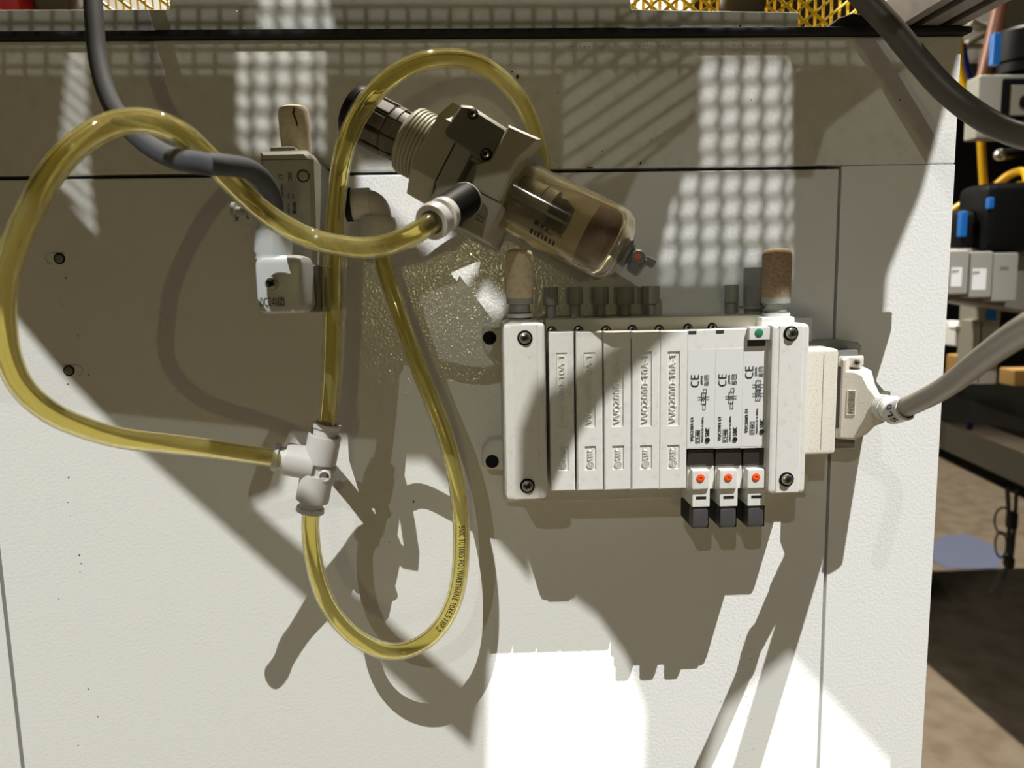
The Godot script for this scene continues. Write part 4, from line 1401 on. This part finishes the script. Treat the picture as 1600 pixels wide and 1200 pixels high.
func tubes():
	var ax := (port_mouth - P(729, 311, 0.094)).normalized()
	tube("air_tube", "yellow clear tube in a big loop at left from regulator to tee", [port_mouth - ax * 0.012, port_mouth + ax * 0.004, [636, 371, 0.132], [590, 386, 0.128], [540, 385, 0.122], [480, 370, 0.118], [420, 337, 0.126], [370, 293, 0.132], [323, 244, 0.143], [268, 201, 0.164], [205, 189, 0.168], [140, 212, 0.174], [82, 268, 0.176], [42, 340, 0.176], [18, 400, 0.175], [5, 460, 0.172], [6, 520, 0.169], [15, 565, 0.164], [35, 605, 0.157], [72, 640, 0.148], [120, 664, 0.138], [187, 684, 0.123], [260, 693, 0.108], [327, 701, 0.095], [395, 711, 0.080], [440, 718, 0.068]])
	tube("air_tube", "yellow clear tube rising from the tee and arching over the regulator", [[509, 684, 0.066], [511, 660, 0.066], [516, 600, 0.067], [519, 500, 0.070], [520, 400, 0.072], [527, 300, 0.075], [544, 215, 0.080], [581, 150, 0.082], [631, 108, 0.077], [690, 91, 0.066], [750, 101, 0.053], [802, 143, 0.041], [833, 200, 0.031], [847, 258, 0.022], [842, 300, 0.016], [815, 330, 0.014], [775, 335, 0.014]])
	var r = tube("air_tube", "yellow clear tube with printed text, looping low from elbow to tee", [[591, 362, 0.042], [592, 380, 0.042], [597, 404, 0.041], [610, 450, 0.040], [628, 502, 0.040], [653, 572, 0.040], [677, 632, 0.041], [696, 683, 0.043], [711, 740, 0.045], [719, 798, 0.047], [721, 850, 0.048], [717, 905, 0.049], [704, 952, 0.050], [680, 988, 0.051], [650, 1010, 0.052], [618, 1018, 0.053], [583, 1011, 0.054], [548, 989, 0.056], [519, 955, 0.058], [500, 915, 0.060], [489, 868, 0.062], [485, 825, 0.064], [486, 800, 0.066], [489, 780, 0.066]])
	# the print, wrapped along the tube
	var path: Array = r[1]
	var run := [0.0]
	for i in path.size() - 1:
		run.append(run[i] + path[i].distance_to(path[i + 1]))
	var i0 := 0
	var i1 := 0
	for i in path.size():
		if path[i].distance_to(P(720, 822, 0.0475)) < path[i0].distance_to(P(720, 822, 0.0475)):
			i0 = i
		if path[i].distance_to(P(684, 981, 0.051)) < path[i1].distance_to(P(684, 981, 0.051)):
			i1 = i
	var tm := text_mesh("SMC TU1065 POLYURETHANE 10X6.5 FRP.2", true)
	tm.depth = 0.0
	var arr := tm.get_mesh_arrays()
	var bb := tm.get_aabb()
	var vs: PackedVector3Array = arr[Mesh.ARRAY_VERTEX]
	var ns := PackedVector3Array()
	for j in vs.size():
		var u: float = run[i0] + (vs[j].x - bb.position.x) / bb.size.x * (run[i1] - run[i0])
		var h: float = (vs[j].y - bb.position.y) / bb.size.y - 0.5
		var k := 0
		while k < run.size() - 2 and run[k + 1] < u:
			k += 1
		var fr: float = (u - run[k]) / (run[k + 1] - run[k])
		var c: Vector3 = path[k].lerp(path[k + 1], fr)
		var tg: Vector3 = (path[mini(k + 2, path.size() - 1)] - path[maxi(k - 1, 0)]).normalized()
		var front := (eye.origin - c)
		front = (front - tg * front.dot(tg)).normalized()
		var side := front.cross(tg)
		var an := h * 0.0034 / 0.005 + 0.06
		var rad := front * cos(an) + side * sin(an)
		vs[j] = c + rad * 0.00506 - r[0].position
		ns.append(rad)
	arr[Mesh.ARRAY_VERTEX] = vs
	arr[Mesh.ARRAY_NORMAL] = ns
	arr[Mesh.ARRAY_TANGENT] = null
	var am := ArrayMesh.new()
	am.add_surface_from_arrays(Mesh.PRIMITIVE_TRIANGLES, arr)
	am.surface_set_material(0, M.ink)
	var mi := MeshInstance3D.new()
	mi.name = "printed_text"
	mi.mesh = am
	r[0].add_child(mi)

# ------------------------------------------------------------------ loose cables
func cable(called: String, label: String, pts: Array, r: float, m: Material) -> Array:
	var world := []
	for q in pts:
		world.append(P(q[0], q[1], q[2]))
	var path := curve(world, 0.005)
	var t := thing(called, label, "cable", world[world.size() / 2])
	var s := Soup.new()
	s.sweep(path, r, 20)
	part("sheath", s, m, t)
	return [t, path]

func loose_cables():
	cable("signal_cable", "dark grey cable hanging from the top into the solenoid valve's plug", [[142, -120, 0.04], [144, -40, 0.055], [147, 30, 0.068], [154, 95, 0.08], [171, 155, 0.098], [205, 203, 0.125], [254, 240, 0.140], [318, 256, 0.168], [352, 258, 0.157], [392, 266, 0.132], [418, 291, 0.106], [429, 325, 0.088], [428, 372, 0.085]], 0.0045, M.cable_grey)
	cable("power_cable", "thick dark grey cable crossing the top right corner of the cabinet", [[1270, -90, 0.015], [1345, -8, 0.022], [1392, 42, 0.028], [1440, 100, 0.034], [1480, 143, 0.041], [1525, 178, 0.052], [1570, 203, 0.068], [1620, 217, 0.088], [1720, 225, 0.12]], 0.0067, M.cable_dark)

# ------------------------------------------------------------------ above the cabinet
func machine_top():
	var t := thing("cover_plate", "cream sheet metal plate with cut-outs standing on the cabinet's top edge", "plate", Vector3(0.0, 0.2155, -0.006))
	var s := Soup.new()
	var poly := PackedVector2Array()
	for q in [Vector2(-400, 53), Vector2(1247, 51), Vector2(1248, 19), Vector2(1100, 17), Vector2(988, 14.5), Vector2(985, 9), Vector2(985, -120), Vector2(265, -120), Vector2(265, 10), Vector2(263, 14.5), Vector2(-400, 16)]:
		var w := P(q.x, q.y, -0.004)
		poly.append(Vector2(w.x, w.y))
	s.prism(Transform3D(), poly, -0.007, -0.004, 0.0004)
	part("sheet", s, M.paint_worn, t)
	s = Soup.new()
	s.box(Transform3D(Basis(), Vector3(-0.2, 0.206, -0.25)), Vector3(1.1, 0.006, 0.48), 0.001)
	# yellow mesh guard behind the cut-outs
	t = thing("mesh_guard", "yellow wire mesh guard seen through the cut-outs above the cabinet", "guard", Vector3(0, 0.214, -0.11))
	s = Soup.new()
	var x := -0.52
	while x < 0.30:
		s.rod(Vector3(x, 0.215, -0.11), Vector3(x, 0.46, -0.11), 0.0011 if x > 0.05 else 0.0007, 6)
		x += 0.0062 if x > 0.05 else 0.0052
	x = -0.75
	while x < 0.30:
		if x < 0.0:
			s.rod(Vector3(x, 0.46, -0.106), Vector3(x + 0.30, 0.215, -0.106), 0.0013, 6)
		else:
			s.rod(Vector3(x, 0.215, -0.106), Vector3(x + 0.32, 0.46, -0.106), 0.0011, 6)
		x += 0.0145
	var p := part("wire_mesh", s, M.yellow, t)
	p.set_meta("kind", "stuff")
	s = Soup.new()
	s.box(Transform3D(Basis(), Vector3(-0.11, 0.465, -0.108)), Vector3(0.84, 0.02, 0.02), 0.002)
	part("frame_bar", s, M.yellow, t)
	# bright housing behind the mesh
	t = thing("machine_housing", "white sheet metal machine housing behind the yellow mesh guard", "machine", Vector3(-0.1, 0.214, -1.1))
	s = Soup.new()
	s.box(Transform3D(Basis(), Vector3(-0.2, 0.75, -1.15)), Vector3(1.25, 1.2, 0.06), 0.004)
	part("panel", s, M.white, t)
	s = Soup.new()
	box_at(s, -40, -60, 33, 22, -0.06, 0.03, 0.006)
	t = thing("red_cylinder", "red machine part behind the left cut-out above the cabinet", "cylinder", P(0, 20, -0.07))
	part("body", s, M.red, t)
	s = Soup.new()
	box_at(s, 36, -60, 112, 20, -0.075, 0.03, 0.006)
	t = thing("brown_block", "dark brown block beside the red part above the cabinet", "block", P(70, 20, -0.09))
	part("body", s, M.brown, t)
	s = Soup.new()
	box_at(s, 1141, -40, 1204, 20, -0.05, 0.03, 0.008)
	t = thing("brown_block", "small dark block behind the right cut-out above the cabinet", "block", P(1172, 20, -0.06))
	part("body", s, M.brown, t)
	# aluminium profiles running out over the viewer's right
	t = thing("aluminium_profile", "slotted aluminium profile running forward over the cabinet's top right corner", "profile", Vector3(0.26, 0.218, 0.2))
	s = Soup.new()
	var x0 := P(1398, 50, 0.0).x
	var x1 := P(1497, 50, 0.0).x
	var yb := Y_TOP + 0.0045
	var wd := x1 - x0
	var prof := PackedVector2Array()
	for q in [Vector2(0, 0), Vector2(0.17, 0), Vector2(0.17, 0.05), Vector2(0.12, 0.05), Vector2(0.12, 0.16), Vector2(0.40, 0.16), Vector2(0.40, 0.05), Vector2(0.35, 0.05), Vector2(0.35, 0), Vector2(0.62, 0), Vector2(0.62, 0.05), Vector2(0.57, 0.05), Vector2(0.57, 0.16), Vector2(0.86, 0.16), Vector2(0.86, 0.05), Vector2(0.80, 0.05), Vector2(0.80, 0), Vector2(1, 0), Vector2(1, 0.5), Vector2(0, 0.5)]:
		prof.append(Vector2(x0 + q.x * wd, yb + q.y * wd))
	s.prism(Transform3D(), prof, -0.35, 0.072)
	part("profile", s, M.alu, t, 20)
	t = thing("tan_bar", "tan flat bar beside the aluminium profile at the top right", "bar", Vector3(0.30, 0.223, 0.2))
	s = Soup.new()
	s.box(Transform3D(Basis(), Vector3(x1 + 0.008, yb + 0.008, 0.26)), Vector3(0.016, 0.012, 0.34), 0.001)
	part("bar", s, M.tan, t)

# ------------------------------------------------------------------ bench and equipment at the right
func bench():
	var Z := -0.55
	# machine column with regulators
	var t := thing("rear_enclosure", "dark grey enclosure wall behind the pneumatic units at right", "enclosure", P(1600, 640, -1.0))
	var s := Soup.new()
	box_at(s, 1380, 128, 2100, 560, -1.0, 0.05, 0.004)
	part("panel", s, M.black, t)
	t = thing("white_board", "bright white sheet behind the pipes at the top right", "board", P(1530, 90, -0.9))
	s = Soup.new()
	box_at(s, 1420, -40, 1560, 94, -0.85, 0.02, 0.003)
	part("board", s, M.white, t)
	t = thing("grey_cabinet", "grey cabinet side behind the blue-capped unit", "cabinet", P(1600, 120, -0.8))
	s = Soup.new()
	box_at(s, 1562, -80, 1900, 130, -0.8, 0.04, 0.003)
	part("panel", s, M.wall, t)
	# bent grey pipe before the white board
	t = thing("bent_pipe", "thin bent grey pipe in front of the white sheet at top right", "pipe", P(1510, 80, -0.8))
	s = Soup.new()
	s.sweep(curve([P(1516, 34, -0.8), P(1535, 43, -0.8), P(1560, 44, -0.8)], 0.01), 0.008, 12)
	s.sweep(curve([P(1505, 100, -0.8), P(1506, 76, -0.8), P(1516, 66, -0.8), P(1550, 46, -0.8)], 0.01), 0.006, 12)
	s.sweep(curve([P(1512, 72, -0.8), P(1545, 73, -0.8)], 0.01), 0.004, 12)
	part("pipe", s, M.cable, t)
	t = thing("copper_pipe", "slanting copper coloured pipe behind the top right cable", "pipe", P(1528, 150, -0.6))
	s = Soup.new()
	s.sweep([P(1567, -30, -0.6), P(1560, 20, -0.6), P(1540, 110, -0.6), P(1527, 150, -0.6), P(1522, 175, -0.6)], 0.0098, 18)
	part("pipe", s, M.copper, t)
	# blue capped unit
	t = thing("air_regulator", "black regulator with blue cap on a pale block at the upper right edge", "regulator", P(1580, 215, Z))
	s = Soup.new()
	box_at(s, 1531, 116, 1640, 215, Z, 0.03, 0.004)
	var blk := part("block", s, M.module, t)
	s = Soup.new()
	box_at(s, 1569, 122, 1640, 188, Z + 0.003, 0.01, 0.002)
	part("window_frame", s, M.black, blk)
	s = Soup.new()
	box_at(s, 1581, 132, 1640, 180, Z + 0.006, 0.006, 0.002)
	part("window_plate", s, M.cable, blk)
	s = Soup.new()
	s.lathe(aim(P(1604, 158, Z + 0.007), Vector3(0, 0, 1)), [Vector2(0.009, -0.004), Vector2(0.009, 0.001), Vector2(0.0075, 0.002), Vector2(0, 0.002)], 24)
	part("gauge", s, M.black, blk)
	s = Soup.new()
	s.lathe(aim(P(1598, 116, Z - 0.03), Vector3.UP), [Vector2(0, 0), Vector2(0.036, 0), Vector2(0.036, 0.012), Vector2(0.04, 0.014), Vector2(0.04, 0.052), Vector2(0.036, 0.056), Vector2(0, 0.056)], 32)
	part("knob", s, M.black, t)
	s = Soup.new()
	box_at(s, 1554, 50, 1563, 101, Z + 0.006, 0.01, 0.002)
	part("blue_stripe", s, M.blue, t)
	# yellow and blue hoses
	for q in [[[[1498, 60, -0.7], [1500, 110, -0.7], [1512, 148, -0.7], [1530, 200, -0.7], [1535, 260, -0.7], [1537, 300, -0.7]], "yellow hose running down behind the top right cable", M.yellow_hose, 0.006], [[[1470, 342, -0.7], [1500, 322, -0.7], [1545, 298, -0.7], [1580, 272, -0.68], [1600, 268, -0.66], [1606, 285, -0.64]], "yellow hose bending over the two black regulators", M.yellow_hose, 0.0062], [[[1480, 362, -0.76], [1500, 346, -0.76], [1540, 318, -0.74], [1580, 296, -0.66], [1592, 289, -0.60]], "lower yellow hose lying behind the black regulators", M.yellow_hose, 0.0055], [[[1500, 70, -0.72], [1508, 110, -0.72], [1525, 150, -0.72], [1530, 180, -0.72]], "dark blue hose beside the copper pipe", M.blue_dark, 0.008]]:
		var w := []
		for k in q[0]:
			w.append(P(k[0], k[1], k[2]))
		var h := thing("hose", q[1], "hose", w[0])
		s = Soup.new()
		s.sweep(curve(w, 0.01), q[3], 14)
		part("hose_wall", s, q[2], h)
	t = thing("ball_knob", "shiny round knob in the dark under the upper regulator", "knob", P(1560, 243, -0.6))
	s = Soup.new()
	s.lathe(aim(P(1562, 251, -0.6), Vector3.UP), pr([[0, 0], [4, 0.4], [7.4, 3], [9, 8], [7.6, 13], [4, 15.8], [0, 16.2]]), 24)
	part("ball", s, M.steel, t)
	s = Soup.new()
	s.rod(P(1565, 242, -0.62), P(1592, 238, -0.7), 0.008, 14)
	part("stem", s, M.black, t)
	# two black regulators with blue stripes
	for q in [[1503, 326, 1560, 390, 1503, 1511, "black regulator with blue stripe, left of the pair above the grey modules"], [1545, 284, 1640, 392, 1547, 1554, "black regulator with blue stripe, right of the pair above the grey modules"]]:
		t = thing("black_regulator", q[6], "regulator", P((q[0] + q[2]) / 2, q[3], Z))
		s = Soup.new()
		box_at(s, q[0], q[1], q[2], q[3], Z + (0.0 if q[0] < 1530 else 0.02), 0.07, 0.012)
		part("body", s, M.black, t)
		s = Soup.new()
		box_at(s, q[4], q[1] + (24 if q[0] > 1530 else 4), q[5], q[1] + (44 if q[0] < 1530 else 42), Z + (0.002 if q[0] < 1530 else 0.022), 0.01, 0.002)
		part("blue_stripe", s, M.blue, t)
	# grey modules on a plate
	t = thing("module_carrier", "pale grey carrier plate under the row of three modules", "carrier", P(1540, 475, Z))
	s = Soup.new()
	var poly := PackedVector2Array()
	for q in [Vector2(1480, 388), Vector2(1640, 386), Vector2(1640, 492), Vector2(1590, 486), Vector2(1482, 470)]:
		var w := P(q.x, q.y, Z)
		poly.append(Vector2(w.x, w.y))
	s.prism(Transform3D(), poly, Z - 0.06, Z, 0.003)
	part("plate", s, M.rail, t)
	var names := ["leftmost pale module of the row of three, with a printed label", "middle pale module of the row of three, with a small white label", "rightmost pale module of the row of three, without a label"]
	var rc := [[1484, 391, 1512, 460], [1517, 393, 1549, 465], [1553, 395, 1588, 471]]
	for i in 3:
		t = thing("switch_module", names[i], "module", P(rc[i][0] + 15, rc[i][3], Z), "modules on the carrier plate")
		s = Soup.new()
		box_at(s, rc[i][0], rc[i][1], rc[i][2], rc[i][3], Z + 0.02, 0.03, 0.003)
		part("case", s, M.module, t)
		if i < 2:
			s = Soup.new()
			box_at(s, rc[i][0] + 3, rc[i][1] + 27, rc[i][2] - 10 + i, rc[i][3] - 12, Z + 0.0205, 0.001, 0.0002)
			var lb := part("label", s, M.white, t)
			text("print", "OUT", lb, P(rc[i][0] + 9, rc[i][1] + 33, Z + 0.021), Vector3.RIGHT, Vector3.UP, 0.009, 0.0035, M.ink, 0.0003)
		else:
			text("print", "MPa", t, P(rc[i][0] + 17, rc[i][1] + 23, Z + 0.021), Vector3.RIGHT, Vector3.UP, 0.011, 0.004, M.grey_mid, 0.0003)
	# column, small white box
	t = thing("support_column", "pale square column with a blue band under the grey modules", "column", P(1548, 590, Z - 0.05))
	s = Soup.new()
	box_at(s, 1533, 470, 1557, 600, Z - 0.05, 0.05, 0.002)
	box_at(s, 1522, 500, 1531, 600, Z - 0.05, 0.03, 0.002)
	part("post", s, M.cable, t)
	s = Soup.new()
	box_at(s, 1543, 480, 1557, 501, Z - 0.048, 0.02, 0.001)
	part("blue_band", s, M.blue, t)
	t = thing("terminal_box", "small white terminal box left of the pale column", "box", P(1505, 541, Z - 0.1))
	s = Soup.new()
	box_at(s, 1494, 503, 1518, 541, Z - 0.1, 0.05, 0.004)
	box_at(s, 1493, 508, 1516, 514, Z - 0.096, 0.02, 0.002)
	part("case", s, M.white, t)
	for q in [[1500, 556, 1523, 590, "orange timber piece under the white terminal box"], [1585, 578, 1640, 602, "orange timber piece at the right edge under the cable"]]:
		t = thing("timber_block", q[4], "timber", P(q[0], q[3], -0.8))
		s = Soup.new()
		box_at(s, q[0], q[1], q[2], q[3], -0.8, 0.04, 0.003)
		part("block", s, M.tan, t)
	# bench: slanting dark top and front rail
	t = thing("work_bench", "dark metal work bench with a grey front rail at the right edge", "bench", Vector3(1.0, FLOOR_Y, -0.8))
	s = Soup.new()
	slant(s, Vector2(1440, 600), Vector2(1700, 690), Vector2(1700, 690), Vector2(1440, 648), -0.95, 0.03)
	slant(s, Vector2(1440, 585), Vector2(1700, 585), Vector2(1700, 722), Vector2(1440, 628), -0.98, 0.02)
	part("bench_top", s, M.grey_dark, t)
	s = Soup.new()
	s.box(Transform3D(Basis(), Vector3(2.2, -0.12, -1.67)), Vector3(1.9, 0.04, 1.16), 0.003)
	part("work_surface", s, M.grey_dark, t)
	s = Soup.new()
	slant(s, Vector2(1430, 642), Vector2(1700, 748), Vector2(1700, 806), Vector2(1430, 682), -0.9, 0.05)
	part("front_rail", s, M.rail, t)
	s = Soup.new()
	slant(s, Vector2(1430, 684), Vector2(1700, 806), Vector2(1700, 826), Vector2(1430, 694), -0.91, 0.05)
	part("under_rail", s, M.black, t)
	s = Soup.new()
	s.rod(P(1526, 625, -0.99), P(1514, 672, -0.99), 0.006, 10)
	part("blue_strut", s, M.blue_dark, t)
	t = thing("white_table", "bright white table top seen under the dark bench", "table", P(1560, 670, -1.6))
	s = Soup.new()
	slant(s, Vector2(1521, 656), Vector2(1552, 653), Vector2(1576, 666), Vector2(1570, 675), -1.6, 0.02)
	slant(s, Vector2(1580, 664), Vector2(1596, 672), Vector2(1595, 676), Vector2(1580, 671), -1.6, 0.02)
	part("top", s, M.white, t)
	# hanging cables with loops
	t = thing("hanging_cables", "black cables with two loops hanging below the bench rail", "cable", P(1580, 770, -0.9))
	s = Soup.new()
	s.sweep(curve([P(1574, 762, -0.9), P(1576, 800, -0.9), P(1577, 850, -0.9), P(1575, 880, -0.9), P(1565, 905, -0.9)], 0.01), 0.004, 10)
	s.sweep(curve([P(1588, 765, -0.9), P(1586, 810, -0.9), P(1582, 860, -0.9), P(1578, 885, -0.9)], 0.01), 0.0035, 10)
	for q in [[1568, 814, 14, 21], [1564, 851, 9, 20]]:
		var loop := []
		for k in 25:
			var an := TAU * k / 24
			loop.append(P(q[0] + cos(an) * q[2], q[1] + sin(an) * q[3], -0.9))
		s.sweep(loop, 0.002, 8, false, false)
	part("sheath", s, M.rubber, t)
	s = Soup.new()
	box_at(s, 1582, 802, 1591, 828, -0.89, 0.02, 0.003)
	part("plug", s, M.black, t)
	s = Soup.new()
	box_at(s, 1577, 872, 1587, 890, -0.89, 0.02, 0.005)
	part("plug", s, M.black, t)
	s = Soup.new()
	slant(s, Vector2(1570, 892), Vector2(1575, 893), Vector2(1562, 934), Vector2(1550, 927), -0.9, 0.01)
	part("strap_end", s, M.grey_dark, t)
	# puddle on the floor
	t = thing("puddle", "bluish wet patch on the lit concrete floor", "puddle", Vector3(1.9, FLOOR_Y, -2.6))
	poly = PackedVector2Array()
	for q in [Vector2(1440, 868), Vector2(1470, 838), Vector2(1510, 834), Vector2(1545, 848), Vector2(1568, 868), Vector2(1560, 889), Vector2(1480, 888)]:
		var d := P(q.x, q.y, -1.0) - eye.origin
		var w := eye.origin + d * ((FLOOR_Y + 0.002 - eye.origin.y) / d.y)
		poly.append(Vector2(w.x, -w.z))
	s = Soup.new()
	s.prism(Transform3D(Basis(Vector3.RIGHT, Vector3(0, 0, -1), Vector3.UP), Vector3(0, FLOOR_Y, 0)), poly, -0.002, 0.003)
	part("water", s, M.water, t)

func slant(s: Soup, a: Vector2, b: Vector2, c: Vector2, d: Vector2, z: float, depth: float):
	var poly := PackedVector2Array()
	for q in [a, b, c, d]:
		var w := P(q.x, q.y, z)
		if poly.size() == 0 or poly[poly.size() - 1].distance_to(Vector2(w.x, w.y)) > 1e-5:
			poly.append(Vector2(w.x, w.y))
	s.prism(Transform3D(), poly, z - depth, z)
